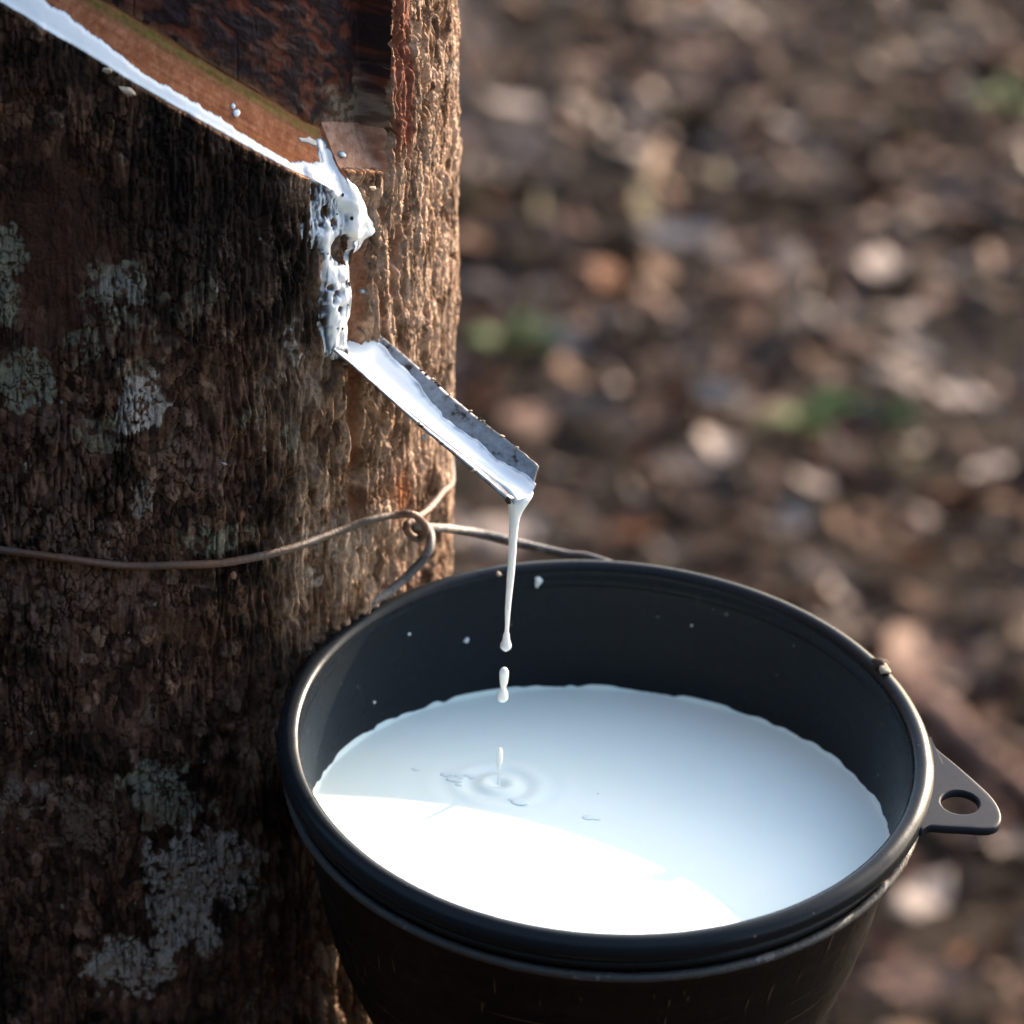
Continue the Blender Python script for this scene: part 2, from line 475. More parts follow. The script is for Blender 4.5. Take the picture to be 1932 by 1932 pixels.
# vertical scraped run-off channel below the cut
chx = np.interp(PY, [330, 480, 640, 800, 1000, 1100], [672, 668, 660, 661, 668, 672])
ch = np.exp(-((PX - chx) / np.interp(PY, [480, 640, 800], [15, 14, 9])) ** 4) * sst(440, 500, PY) * sst(1030, 930, PY)
bark = bark * (1 - 0.8 * ch) - 1.4 * ch

# the tapping cut: lip line, bevelled fresh face, recessed panel above it
LIP = np.array([(-260, -150), (-120, -78), (18, 9), (110, 69), (256, 160), (389, 234), (527, 311), (600, 344), (636, 362)], float)
GREEN = np.array([(-60, -170), (40, -90), (169, 0), (247, 41), (366, 108), (504, 183), (600, 238), (640, 252)], float)
lipy = np.interp(PX, LIP[:, 0], LIP[:, 1]); lipy = np.where(PX > 639, 318, lipy)
wob = 5 * (fbm(sm / 3, zm / 3, 3, 4) - 0.5)
up_px = lipy + wob * 0.6 - PY                              # distance above the lip
grey = np.interp(PX, GREEN[:, 0], GREEN[:, 1]); grey = np.where(PX > 639, 243, grey)
width = np.maximum(lipy - grey, 30)
inside = (PX < 717 + 2.5 * (fbm(zm / 4, sm, 2, 3) - 0.5)) & FRONT & (PY < 420) & (PX > -700)
edge_r = sst(719, 709, PX + 4 * (fbm(zm / 3, sm / 3, 2, 8) - 0.5))
v = up_px / width
bev = np.clip(v, 0, 1)
dark_r = PX > 640
depth = np.where(v > 0, 5.6 * bev ** 0.9, 0.0)
pan = v > 1.0
rel_pan = 0.9 * (fbm(sm / 3.5 + zm / 9, zm / 2.2, 4, 5) - 0.5) * 2
tap_lines = np.zeros_like(sm)
for k, xl in enumerate([262, 472]):
    tap_lines = np.maximum(tap_lines, np.exp(-((PX - xl - 4 * (fbm(zm / 4, zm / 9, 2, k) - 0.5)) / 1.5) ** 2) * sst(0.38, 0.5, fbm(zm / 6 + 3 * k, sm * 0 + k, 2, k)))
pw = 2.4 * (fbm(sm / 6, zm / 6, 3, 13) - 0.5)
ridge = 0.6 * fbm((zm + 0.68 * sm + pw) / 1.9, (sm - 0.5 * zm + pw) / 6, 4, 10) + 0.4 * (1 - np.abs(2 * fbm((zm + 0.68 * sm + 2 * pw) / 3.4, (sm - 0.5 * zm) / 9, 3, 6) - 1))
depth = depth + np.where(pan, -0.5 * (ridge - 0.5) * 2 - rel_pan * 0.3 + 0.3 * tap_lines, 0)
cutmask = inside & (v > 0)
H = bark.copy()
knife = fbm((zm + 0.62 * sm) / 0.7, (sm - 0.5 * zm) / 14, 3, 2) - 0.5
H = np.where(cutmask, -depth * edge_r + 0.35 * knife * (v < 1) + (1 - edge_r) * bark + 0.10 * fine, H)
# the overhanging lip: lower bark near the lip stands a little proud
r = TR + (big + H) / 1000 + flare

# ---- colours (albedo)
def c3(*c): return np.array(c, np.float32)
def mixc(A, B, t): return A * (1 - t[..., None]) + B * t[..., None]
base = np.zeros(TH.shape + (3,), np.float32) + c3(0.046, 0.0235, 0.0145)
n1 = fbm(sm / 9, zm / 14, 4, 1); n2 = fbm(sm / 3 + 5, zm / 5, 4, 8); n3 = fbm(sm / 22 + 3, zm / 30, 3, 13)
base = mixc(base, c3(0.115, 0.072, 0.050), np.clip(flake, 0, 1) * 0.7)
base = mixc(base, c3(0.016, 0.009, 0.006), sst(0.5, 0.62, n1))
base = mixc(base, c3(0.095, 0.050, 0.031), sst(0.53, 0.72, n2) * 0.8)
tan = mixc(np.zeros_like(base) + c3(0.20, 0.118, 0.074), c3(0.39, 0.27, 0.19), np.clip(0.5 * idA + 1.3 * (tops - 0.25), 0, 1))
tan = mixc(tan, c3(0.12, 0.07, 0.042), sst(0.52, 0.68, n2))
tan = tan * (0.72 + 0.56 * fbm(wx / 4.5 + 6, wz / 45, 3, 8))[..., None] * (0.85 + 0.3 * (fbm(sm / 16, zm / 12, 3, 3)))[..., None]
lit_tan = sst(480, 715, PX + 190 * (fbm(sm / 9 + 4, zm / 16, 4, 2) - 0.5) * 2)      # tan bark kept to the sunlit flank; light and shade painted into the colour
base = mixc(base, tan, lit_tan * 0.95)
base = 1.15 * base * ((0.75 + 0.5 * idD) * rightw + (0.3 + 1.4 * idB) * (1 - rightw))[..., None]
base = mixc(base, c3(0.052, 0.024, 0.014), smooth_red * 0.85)
# black weathered streak below the cut (old latex stain)
blk = sst(0, 1, 1.15 - np.hypot((PX - 400) / 260, (PY - 430) / 260) + 1.0 * (n1 - 0.5) + 0.4 * (n2 - 0.5)) * (PX < 690)
base = mixc(base, c3(0.009, 0.006, 0.005), np.clip(blk, 0, 1) * 0.85)
LICH = [(285, 1470, 62, 62, 'g', 1), (165, 1560, 60, 50, 'p', 1), (60, 1500, 90, 40, 'w', .6), (330, 1500, 40, 60, 'g', .7), (150, 640, 40, 40, 'g', .5), (230, 530, 45, 40, 'w', .6), (395, 890, 36, 44, 'p', .8), (120, 790, 70, 40, 'p', .4), (460, 780, 26, 26, 'g', .5), (480, 1700, 40, 50, 'g', .4), (90, 1180, 70, 40, 'p', .5), (200, 1010, 60, 50, 'p', .5),  # x, y, rx, ry, colour, strength
    (12, 465, 42, 50, 'g', 1), (8, 565, 30, 55, 'g', 1), (50, 712, 58, 58, 'g', 1), (262, 752, 52, 55, 'w', 1),
    (215, 545, 70, 55, 'g', .55), (195, 800, 55, 50, 'g', .45), (350, 860, 60, 65, 'p', .7), (395, 880, 40, 40, 'p', .5),
    (545, 640, 26, 42, 'w', .75), (540, 820, 28, 26, 'g', .7), (390, 1015, 45, 28, 'g', .75), (445, 1000, 45, 26, 'g', .5),
    (300, 1490, 80, 70, 'g', .8), (172, 1565, 62, 52, 'p', .8), (375, 1635, 110, 80, 'w', 1), (335, 1720, 65, 95, 'w', 1),
    (255, 1810, 92, 62, 'w', 1), (60, 1495, 120, 45, 'p', .6), (150, 1105, 190, 62, 'p', .75), (60, 1010, 120, 90, 'p', .5),
    (250, 640, 60, 60, 'g', .35), (120, 900, 110, 70, 'p', .35), (360, 560, 60, 60, 'g', .25), (500, 1880, 60, 40, 'p', .4),
    (580, 1090, 25, 20, 'w', .5), (640, 1010, 60, 40, 'w', .35), (830, 130, 16, 26, 'w', .4), (40, 1330, 80, 60, 'p', .25), (270, 930, 30, 45, 'w', .5)]
LC = {'g': c3(0.165, 0.158, 0.115), 'w': c3(0.27, 0.243, 0.22), 'p': c3(0.125, 0.078, 0.060)}
crk = sst(0.02, 0.13, fisB + merge)                     # lichen crust is broken along the fine bark cracks
edge_n = 1.1 * (fbm(sm / 4 + 21, zm / 4 + 5, 5, 14) - 0.5) + 0.35 * (idB - 0.5)
for (x, y, rx, ry, c, s_) in LICH:
    q = sst(0.0, 0.16, 1.0 - np.hypot((PX - x) / rx, (PY - y) / ry) + edge_n)
    holes = sst(0.72, 0.66, fbm(sm / 1.3 + 3, zm / 1.3, 2, 11)) if s_ > 0.9 else sst(0.62, 0.5, fbm(sm / 1.8 + 3, zm / 1.8, 3, 11))
    base = mixc(base, LC[c] * (0.85 + 0.3 * idB[..., None]) if False else LC[c], q * s_ * holes * (0.2 + 0.8 * crk) * (0.35 + 0.65 * c2))
# reddish flaking strip beside the tapped panel
red = sst(0.3, 0.55, 1.0 - np.abs(PX - 742) / 30 + 0.7 * (fbm(sm / 3, zm / 5, 3, 2) - 0.5)) * sst(330, 230, PY)
base = mixc(base, c3(0.20, 0.07, 0.042), np.clip(red, 0, 1) * 0.85)
lipe = sst(-7, -3, up_px) * sst(1, -1, up_px) * sst(230, 330, PX) * (PX < 718) * FRONT * (PY < 420)
base = mixc(base, c3(0.42, 0.20, 0.10), lipe * 0.8)
# rust-coloured channel
base = mixc(base, c3(0.20, 0.085, 0.045), np.clip(ch, 0, 1) * 0.85)
org = np.exp(-((PX - 745) / 22) ** 2 - ((PY - 925) / 40) ** 2); base = mixc(base, c3(0.32, 0.12, 0.05), org * 0.8)
# small pale specks of dried latex and chips
sp1, sp2, spid = worley((wx + 0.7 * fine) / 4.2 + 60, (wz * 0.7 + 1.2 * fine) / 4.2 + 13, 8)
speck = (spid > 0.88) * sst(0.11, 0.06, sp1 / (0.4 + 6.0 * (spid - 0.88)) + 0.10 * (fbm(sm / .5, zm / .5, 2, 3) - 0.5)) * (fbm(sm / 20, zm / 20, 2, 8) > 0.42)
base = mixc(base, c3(0.26, 0.24, 0.21), speck * 0.8 * (1 - 0.6 * rightw))
H = H + 0.25 * speck
# fresh cut colours
cut = np.zeros_like(base) + c3(0.36, 0.155, 0.082)
cutn = fbm(sm / 1.2, zm / 1.2, 4, 6)
cut = mixc(cut, c3(0.46, 0.225, 0.13), sst(0.4, 0.7, cutn))
cut = mixc(cut, c3(0.46, 0.19, 0.075), sst(0.4, 0.1, v) * 0.6)
cut = mixc(cut, c3(0.33, 0.18, 0.12), sst(0.55, 0.8, v) * 0.5)
grn = np.exp(-((v - 0.88 - 0.05 * (n2 - 0.5)) / 0.10) ** 2) * 1.2 * (PX < 632) * (0.55 + 0.9 * (cutn - 0.3))
cut = mixc(cut, c3(0.17, 0.155, 0.045), np.clip(grn, 0, 1))
cut = cut * (1 + 0.5 * knife[..., None])
cut = mixc(cut, c3(0.17, 0.085, 0.035), sst(0.955, 0.985, v))
blkmask = dark_r & (v > 0)
cut = cut * c3(0.82, 0.66, 0.56)
cut = np.where(blkmask[..., None], mixc(np.zeros_like(cut) + c3(0.42, 0.24, 0.165), c3(0.32, 0.17, 0.11), sst(0.45, 0.65, cutn)), cut)
panc = np.zeros_like(base) + c3(0.095, 0.024, 0.013)
panc = mixc(panc, c3(0.020, 0.010, 0.011), sst(0.45, 0.6, ridge))
panc = mixc(panc, c3(0.12, 0.036, 0.018), sst(0.55, 0.75, fbm(sm / 4 + 7, zm / 4, 4, 3)) * 0.7)
panc = mixc(panc, c3(0.16, 0.085, 0.05), sst(1.22, 1.03, v) * 0.55 * (n2 > 0.42))
panc = mixc(panc, c3(0.012, 0.007, 0.006), np.clip(tap_lines, 0, 1) * 0.6)
dark_s = sst(628, 664, PX + 40 * (fbm(sm / 2.5 + 3, zm / 3, 4, 1) - 0.5))
olds = sst(2.3, 1.6, v + 1.4 * (fbm(sm / 2.5, zm / 2.5, 4, 9) - 0.5)) * dark_s * 0.8
panc = mixc(panc, mixc(np.zeros_like(panc) + c3(0.22, 0.16, 0.115), c3(0.10, 0.065, 0.04), sst(0.45, 0.6, cutn)), olds)
wet = np.clip(blk * sst(0.58, 0.70, n2) * 0.9, 0, 1)

VV = tree_pt(TH, ZZ, r).reshape(-1, 3)
FF = grid_faces(len(zz), len(th))
def split(mask):
    fm = mask.ravel()[FF[:, 0]]
    return fm
is_cut = split(cutmask & (v <= 1.0)); is_pan = split(cutmask & (v > 1.0)); is_bark = ~(is_cut | is_pan)
def sub_mesh(name, fm, col, extra):
    F = FF[fm]; u, inv = np.unique(F, return_inverse=True)
    return mesh_np(name, VV[u], inv.reshape(F.shape), True, {'tint': col.reshape(-1, 3)[u], **{k: a.ravel()[u] for k, a in extra.items()}})
tree = empty('rubber_tree', (TX, TY, 0))
tag(tree, 'rubber tree with rough brown bark and a slanting tapping cut', 'tree')
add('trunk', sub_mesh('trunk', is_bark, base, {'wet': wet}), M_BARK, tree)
tag(add('fresh_cut', sub_mesh('fresh_cut', is_cut, cut, {}), M_CUT, tree), 'freshly shaved tan strip with a greenish inner edge')
tag(add('tapped_panel', sub_mesh('tapped_panel', is_pan, panc, {}), M_PANEL, tree), 'dark maroon healed panel above the cut')

# ------------------------------------------------------------------ latex on the bark
SPECKS = []
def cap_sd(pts):
    """distance field of a chain of round capsules ((x, y, r) in plan units)"""
    sd = np.full(lx.shape, 1e3)
    for (x0, y0, r0), (x1, y1, r1) in zip(pts[:-1], pts[1:]):
        dx, dy = x1 - x0, y1 - y0
        t = np.clip(((lx - x0) * dx + (ly - y0) * dy) / (dx * dx + dy * dy + 1e-9), 0, 1)
        sd = np.minimum(sd, np.hypot(lx - x0 - t * dx, ly - y0 - t * dy) - (r0 + (r1 - r0) * t))
    return sd
ri = np.where((zz > on_trunk(600, 690)[1]) & (zz < zt))[0]; ci = np.where((th > R_(-30)) & (th < R_(75)))[0]
sl = np.ix_(ri, ci)
lx, ly = PX[sl], PY[sl]; ls, lz = sm[sl], zm[sl]
lh = H[sl]; lsm = blur(lh, 5, 2); lbase = blur(lh, 2, 1)
ln = fbm(ls / 1.6, lz / 1.6, 3, 4) - 0.5; ln2 = fbm(ls / 4.5, lz / 4.5, 3, 9) - 0.5
def dome(sd, k, hmax, n=0.0):
    """thickness in mm from a distance in plan units (0.113 mm each)"""
    q = -(sd + n) * 0.113
    x_ = np.clip(q * k / hmax, 0, 1)
    return np.where(q > 0, hmax * np.sqrt(1 - (1 - x_) ** 2), np.maximum(q * 1.5, -0.8))
def film(sd, hmax, n=0.0):
    q = -(sd + n) * 0.113
    return np.where(q > 0, hmax * (1 - np.exp(-np.clip(q, 0, 9) / 1.2)), np.maximum(q, -0.8))
LU = np.array([(-150, -140), (-30, -75), (87, 9), (179, 73), (293, 156), (380, 201), (458, 252), (550, 307), (609, 311), (640, 318)], float)
lup = np.interp(lx, LU[:, 0], LU[:, 1]) + 9 * ln + 7 * ln2
llo = np.interp(lx, LIP[:, 0], LIP[:, 1]) + 1.5 * ln
band = np.maximum(lup - ly, ly - llo); band = np.where(lx > 640, 60, band)
T = dome(band, 1.1, 0.9)
base_r = lbase.copy()
clump = [
    (dome(cap_sd([(585, 325, 15), (625, 345, 25), (652, 385, 22), (662, 422, 30)]), 1.1, 2.4, 8 * ln), 1),
    (dome(cap_sd([(662, 422, 30), (676, 430, 16), (684, 430, 9)]), 1.1, 2.7, 7 * ln), 1),
    (dome(cap_sd([(664, 435, 22), (650, 474, 9), (640, 492, 9), (632, 510, 14)]), 0.9, 1.3, 6 * ln), 1),
    (film(cap_sd([(600, 372, 30), (602, 430, 40), (602, 470, 18), (608, 520, 20)]), 0.75, 26 * ln + 20 * ln2), 0),
    (dome(cap_sd([(592, 425, 7), (600, 455, 9), (603, 500, 8), (611, 540, 9)]), 0.9, 0.9, 9 * ln), 1),
    (film(cap_sd([(635, 400, 34), (612, 425, 30)]), 1.0, 18 * ln), 0),
    (film(cap_sd([(612, 500, 16), (618, 540, 26), (622, 590, 27), (628, 650, 28)]), 1.0, 11 * ln + 7 * ln2), 0),
    (dome(cap_sd([(640, 495, 8), (644, 560, 7), (641, 600, 9), (640, 648, 11)]), 1.0, 1.2, 5 * ln), 1),
    (dome(cap_sd([(608, 560, 7), (612, 600, 10), (618, 645, 8)]), 1.0, 1.1, 6 * ln), 1),
    # pale smear in the corner of the cut
    (film(cap_sd([(632, 278, 8), (629, 292, 12), (630, 308, 14)]), 0.2, 14 * ln + 8 * ln2), 1),
    (film(cap_sd([(585, 271, 3), (605, 276, 6), (625, 282, 10)]), 0.12, 12 * ln), 1),
    (dome(cap_sd([(637, 292, 4), (634, 303, 6), (632, 316, 8)]), 0.4, 0.35, 9 * ln), 1),
    (dome(cap_sd([(655, 295, 5.5), (657, 294, 5)]), 1.6, 1.0), 1),
    (dome(cap_sd([(452, 210, 4), (454, 208, 4)]), 1.6, 0.6), 1), (dome(cap_sd([(456, 222, 6), (461, 219, 5)]), 1.6, 0.7), 1),
    (dome(cap_sd([(680, 546, 2.5), (681, 551, 3.2)]), 1.2, 0.5), 1)]
base_mix = np.zeros_like(T)
for t_, smf in clump:
    if smf: base_mix = np.maximum(base_mix, sst(-0.1, 0.6, t_))
    T = np.where((T > -0.3) & (t_ > -0.3), np.maximum(T, t_) + 0.25 * np.exp(-np.abs(T - t_) * 2), np.maximum(T, t_))
T = T + np.where(T > 0.25, 1.1 * ln2 + 0.7 * ln, 0) * sst(330, 370, ly)
hole = cap_sd([(632, 455, 13), (632, 472, 15), (636, 484, 7)]); T = T - np.clip(T + 0.5, 0, 9) * sst(7, -5, hole + 6 * ln)
for (x, y, q) in [(617, 546, 5), (612, 560, 4), (621, 575, 3), (672, 418, 5), (702, 447, 3), (618, 612, 2.5), (606, 535, 4), (590, 420, 7), (615, 415, 6), (600, 395, 9)]:
    T = T - 1.5 * np.exp(-((np.hypot(lx - x, (ly - y) * 0.7) + 9 * ln) / (q * 0.9)) ** 2)
on_cut = cutmask[sl] & (lx < 640)
src = np.where(on_cut, lbase, lsm * (0.45 + 0.55 * base_mix) + lbase * 0.55 * (1 - base_mix))
T = np.where(on_cut, T, T - 0.10 * (1 - base_mix) + 0.15 * sst(500, 600, ly) * (T > 0))
Rl = TR + (big[sl] + src + T + 0.02) / 1000 + flare[sl]
Vl = tree_pt(TH[sl], ZZ[sl], Rl).reshape(-1, 3)
Fl = grid_faces(len(ri), len(ci))
T4 = T.ravel()[Fl].max(1); F = Fl[T4 > -0.05]
u, inv = np.unique(F, return_inverse=True)
thick = np.where(on_cut, np.clip((T + 0.05) / 0.55, 0, 1), np.clip((src + T - lh + 0.03) / 1.25, 0, 1))
flow = add('latex_flow', mesh_np('latex_flow', Vl[u], inv.reshape(F.shape), True, {'thick': thick.ravel()[u]}), M_FILM)
for i_, (x, y) in enumerate([(671, 418), (640, 402), (618, 396), (606, 418), (628, 360), (600, 470), (612, 548), (620, 577), (634, 566), (628, 612), (690, 437), (655, 385), (596, 398), (640, 530)]):
    m_ = int(np.argmin((lx - x) ** 2 + (ly - y) ** 2))
    SPECKS.append((Vl[m_], i_))
tag(flow, 'white latex running along the slanting cut and clotting down the bark', 'latex')

# ------------------------------------------------------------------ metal spout
DRIP = CUP + np.array([-0.0223, 0.0151, 0])
AZ = R_(55)
hd = np.array([math.sin(AZ), -math.cos(AZ), 0]); lat = np.array([math.cos(AZ), math.sin(AZ), 0]); up = np.array([0, 0, 1.0])
tipF = on_y(978, 950, DRIP[1])                         # bottom fold at the tip
bz = trunk_point(648, 660, -0.002)
mm = 0.001
Nn = [bz + (-7.5 * lat + 3.0 * up) * mm, tipF + (-4.6 * lat + 2.5 * up) * mm]
Ff = [bz + (8 * lat + 2.2 * up) * mm, tipF + (5.6 * lat + 6.5 * up) * mm]
Bb = [bz + (-1.0 * lat - 5.0 * up) * mm, tipF + (0.2 * lat - 1.0 * up) * mm]
# fit the two top edges to the plan
def shift_to(p, x, y):
    q = (p - CAMPOS) @ FWD; return at_depth(x, y, q)
Nn = [shift_to(Nn[0], 606, 641), shift_to(Nn[1], 957, 944)]
Ff = [shift_to(Ff[0], 692, 614), shift_to(Ff[1], 1016, 881)]
Bb = [shift_to(Bb[0], 630, 655), shift_to(Bb[1], 1000, 939)]
def spout_profile(t, off=0.0):
    a, b_, c = [P[0] * (1 - t) + P[1] * t for P in (Nn, Bb, Ff)]
    out = []
    for k in np.linspace(0, 1, 9): out.append((1 - k) ** 2 * a + 2 * k * (1 - k) * (b_ * 1.35 - 0.35 * (a + c) / 2) + k * k * b_) if False else None
    # near wall, rounded fold, far wall
    pts = []
    f = 0.28
    for k in np.linspace(0, 1 - f, 5): pts.append(a * (1 - k) + b_ * k)
    p0, p2 = a * f + b_ * (1 - f), b_ * (1 - f) + c * f
    for k in (0.25, 0.5, 0.75): pts.append((1 - k) ** 2 * p0 + 2 * k * (1 - k) * b_ + k * k * p2)
    for k in np.linspace(f, 1, 8): pts.append(b_ * (1 - k) + c * k)
    return np.array(pts)
nt_ = 60
Vs = []
rg = np.random.default_rng(3)
for i in range(nt_):
    t = i / (nt_ - 1)
    P = spout_profile(t)
    P[0] += 0.00005 * rg.normal() * up; P[-1] += (0.00006 * rg.normal() + 0.0002 * math.sin(t * 7 + 1)) * up     # snipped edges
    P += 0.00015 * math.sin(t * 9) * up
    Vs.append(P)
Vs = np.array(Vs); nprof = Vs.shape[1]
sme = mesh_np('gutter', Vs.reshape(-1, 3), grid_faces(nt_, nprof))
spout = empty('metal_spout', tuple(bz)); tag(spout, 'grey bent sheet metal spout sticking out of the trunk', 'spout')
so = add('gutter', sme, M_METAL, spout)
md = so.modifiers.new('t', 'SOLIDIFY'); md.thickness = 0.00045; md.offset = 0

def crumb(name, p, r, mtl, label=None, cat=None, group=None, seed=0, sq=(1, 1, 1), parent=None, chip=False):
    bm = bmesh.new(); bmesh.ops.create_icosphere(bm, subdivisions=1 if chip else 2, radius=1)
    rr = random.Random(seed)
    off = [rr.random() * 9 for _ in range(6)]
    for v_ in bm.verts:
        c = v_.co; k = 1 + 0.28 * math.sin(c.x * 3 + off[0]) * math.sin(c.y * 3.3 + off[1]) + 0.22 * math.sin(c.z * 4 + off[2] + c.x * 2) + 0.12 * math.sin(9 * c.x + off[3]) * math.sin(8 * c.y + off[4])
        if chip: k *= rr.uniform(0.55, 1.25)
        v_.co = Vector((c.x * sq[0], c.y * sq[1], c.z * sq[2])) * k * r + Vector(p)
    me = bpy.data.meshes.new(name); bm.to_mesh(me); bm.free()
    me.polygons.foreach_set('use_smooth', [not chip] * len(me.polygons))
    o = add(name, me, mtl, parent)
    if label: tag(o, label, cat, group)
    return o
for p_, i_ in SPECKS:
    crumb('dirt_speck', p_, (0.0003, 0.00045, 0.00022)[i_ % 3], M_DIRT, seed=200 + i_, sq=(1, 1, 1.3), parent=flow, chip=True)
# specks of dirt stuck along the spout's edges
for i in range(22):
    t = 0.25 + 0.7 * rg.random(); e = Ff if i % 3 else Nn
    crumb('dirt_speck', e[0] * (1 - t) + e[1] * t + up * 0.0001, 0.0002 + 0.00035 * rg.random(), M_DIRT if i % 2 else M_CHAFF, seed=i, sq=(1.2, .8, .5), parent=spout)
crumb('dirt_speck', shift_to(Nn[1], 958, 945), 0.0008, M_DIRT, seed=77, sq=(1, .8, 1.1), parent=spout, chip=True)
crumb('dirt_speck', shift_to(Nn[0] * .5 + Nn[1] * .5, 800, 826), 0.0008, M_CHAFF, seed=78, sq=(.8, .8, 1.1), parent=spout)

# latex lying in the spout
Vt = []; nw = 22
for i in range(nt_):
    t = i / (nt_ - 1)
    P = spout_profile(min(t, 1.0))
    seg = np.r_[0, np.cumsum(np.linalg.norm(np.diff(P, axis=0), axis=1))]; seg /= seg[-1]
    wn = 0.15 * (float(fbm(np.array([t * 11.0]), np.array([3.3]), 4, 5)[0]) - 0.5) * 2
    lo = np.interp(t, [0, 0.15, 0.5, 0.8, 0.93, 1], [0.02, 0.05, 0.10, 0.16, 0.20, 0.16])
    hi = np.interp(t, [0, 0.08, 0.2, 0.35, 0.5, 0.7, 0.85, 0.95, 1], [1.02, 0.99, 0.86, 0.76, 0.72, 0.70, 0.66, 0.72, 0.74]) + wn * (0.4 + 0.6 * (0.1 < t < 0.9))
    k = np.linspace(lo, hi, nw)
    Q = np.stack([np.interp(k, seg, P[:, j]) for j in range(3)], -1)
    ch_ = Q[0] * (1 - np.linspace(0, 1, nw))[:, None] + Q[-1] * np.linspace(0, 1, nw)[:, None]
    e = np.linspace(0, 1, nw); fillk = (np.minimum(e, 1 - e) * 5).clip(0, 1)[:, None] * 0.30
    Q = Q * (1 - fillk) + ch_ * fillk
    nrm = np.cross(Nn[1] - Nn[0], Ff[0] - Nn[0]); nrm = nrm / np.linalg.norm(nrm); nrm = nrm if nrm[2] > 0 else -nrm
    bead = np.exp(-((1 - e) / 0.06) ** 2) * 0.00025 + 0.00045 + 0.0006 * np.interp(t, [0.88, 1], [0, 1])
    bead[0] = -0.0002; bead[-1] = -0.0004
    if t > 0.94: Q = Q - up * 0.0010 * ((t - 0.94) / 0.06) ** 2
    Vt.append(Q + bead[:, None] * nrm)
Vt = np.array(Vt)
te, tt_ = np.meshgrid(np.linspace(0, 1, nw), np.linspace(0, 1, nt_))
tth = 0.30 + 0.75 * sst(0.0, 0.22, (1 - te) + 0.25 * (fbm(tt_ * 30, te * 5, 3, 3) - 0.5)) * sst(-0.02, 0.06, te)
tl = add('latex_trickle', mesh_np('latex_trickle', Vt.reshape(-1, 3), grid_faces(nt_, nw), True, {'thick': np.clip(tth, 0, 1).ravel()}), M_FILM)
tag(tl, 'smooth white latex lying in the trough of the metal spout', 'latex')
# little clot climbing the top of the spout's far wall
crumb('latex_clot', shift_to(Ff[0], 682, 622) - up * 0.0005, 0.0024, M_LATEX, 'small white latex clot at the top of the spout beside the bark', 'latex', seed=5, sq=(.9, .7, 1.1))

# falling thread and drops
def column(name, prof, Y, label, nseg=20, group=None, flat=1.0):
    """prof: (x, y, radius in plan units)"""
    pts = [on_y(x, y, Y) for x, y, _ in prof]; rad = [r_ * 0.000113 for *_, r_ in prof]
    V, F, Tr = tube(pts, rad, nseg, 6)
    me = bpy.data.meshes.new(name); me.from_pydata(V.tolist(), [], F.tolist() + Tr.tolist()); me.polygons.foreach_set('use_smooth', [True] * len(me.polygons)); me.update()
    return tag(add(name, me, M_LATEX), label, 'latex', group)
# thread: the end of the trickle drawn down into a falling string; (x, y, half width, half depth)
prof = [(984, 918, 3, 1), (983.5, 921, 14, 4), (983, 925, 21, 7), (982.5, 930, 24.5, 10), (981.5, 936, 25, 12), (979.5, 943, 23, 13), (977, 952, 19, 12.5), (974.3, 961, 15, 11.5), (972, 970, 12, 10.5), (970.5, 980, 10, 9.6), (969.5, 992, 8.9, 8.9), (968, 1010, 8.2, 8.2), (966, 1050, 7.5, 7.5), (963, 1090, 7, 7), (960, 1125, 6, 6), (958, 1150, 5.4, 5.4), (957, 1175, 4.2, 4.2), (956, 1190, 4, 4), (955.5, 1198, 6, 6), (955, 1208, 7.5, 7.5), (954.5, 1216, 10.5, 10.5), (954, 1222, 10, 10), (954, 1227, 5, 5), (954, 1229, .6, .6)]
pp = np.array([on_y(x, y, DRIP[1] + 0.0002 + 0.0016 * max(0, (944 - y) / 22)) for x, y, *_ in prof]); pr = np.array([(a_, b_) for *_, a_, b_ in prof]) * 0.000113
nl = 32; aa = np.arange(nl) / nl * 2 * math.pi
e1 = np.array([0.93, 0.36, 0.0]); e1 /= np.linalg.norm(e1); e2 = np.array([0.36, -0.93, 0.0]); e2 /= np.linalg.norm(e2)
def cr(P, t):
    i0 = int(min(t, len(P) - 1.0001)); f = t - i0
    p0, p1, p2, p3 = P[max(i0 - 1, 0)], P[i0], P[i0 + 1], P[min(i0 + 2, len(P) - 1)]
    return 0.5 * ((2 * p1) + (-p0 + p2) * f + (2 * p0 - 5 * p1 + 4 * p2 - p3) * f * f + (-p0 + 3 * p1 - 3 * p2 + p3) * f ** 3)
rows = []
for t in np.linspace(0, len(prof) - 1, (len(prof) - 1) * 5 + 1):
    cen = cr(pp, t); ra, rb_ = np.maximum(cr(pr, t), 0.00004)
    rows.append(cen + (np.cos(aa) * ra)[:, None] * e1 + (np.sin(aa) * rb_)[:, None] * e2)
Vth = np.concatenate(rows + [pp[:1], pp[-1:]])
Fth = grid_faces(len(rows), nl, True); nv_ = len(Vth)
thme = bpy.data.meshes.new('latex_thread')
thme.from_pydata(Vth.tolist(), [], Fth.tolist() + [[(len(rows) - 1) * nl + j, (len(rows) - 1) * nl + (j + 1) % nl, nv_ - 1] for j in range(nl)] + [[(j + 1) % nl, j, nv_ - 2] for j in range(nl)])
thme.polygons.foreach_set('use_smooth', [True] * len(thme.polygons)); thme.update()
bm = bmesh.new(); bm.from_mesh(thme); bmesh.ops.recalc_face_normals(bm, faces=bm.faces); bm.to_mesh(thme); bm.free()
tag(add('latex_thread', thme, M_LATEX), 'thin white latex thread falling from the spout tip', 'latex')
column('latex_drop', [(951, 1259, 1), (951, 1262, 6), (951, 1268, 9), (950.5, 1280, 8.5), (950, 1290, 7), (949.5, 1297, 5), (949, 1302, 7), (948.5, 1308, 10), (948, 1316, 11), (947.5, 1322, 8), (947.5, 1325, 1)], DRIP[1],
       'peanut shaped white latex drop falling below the thread')
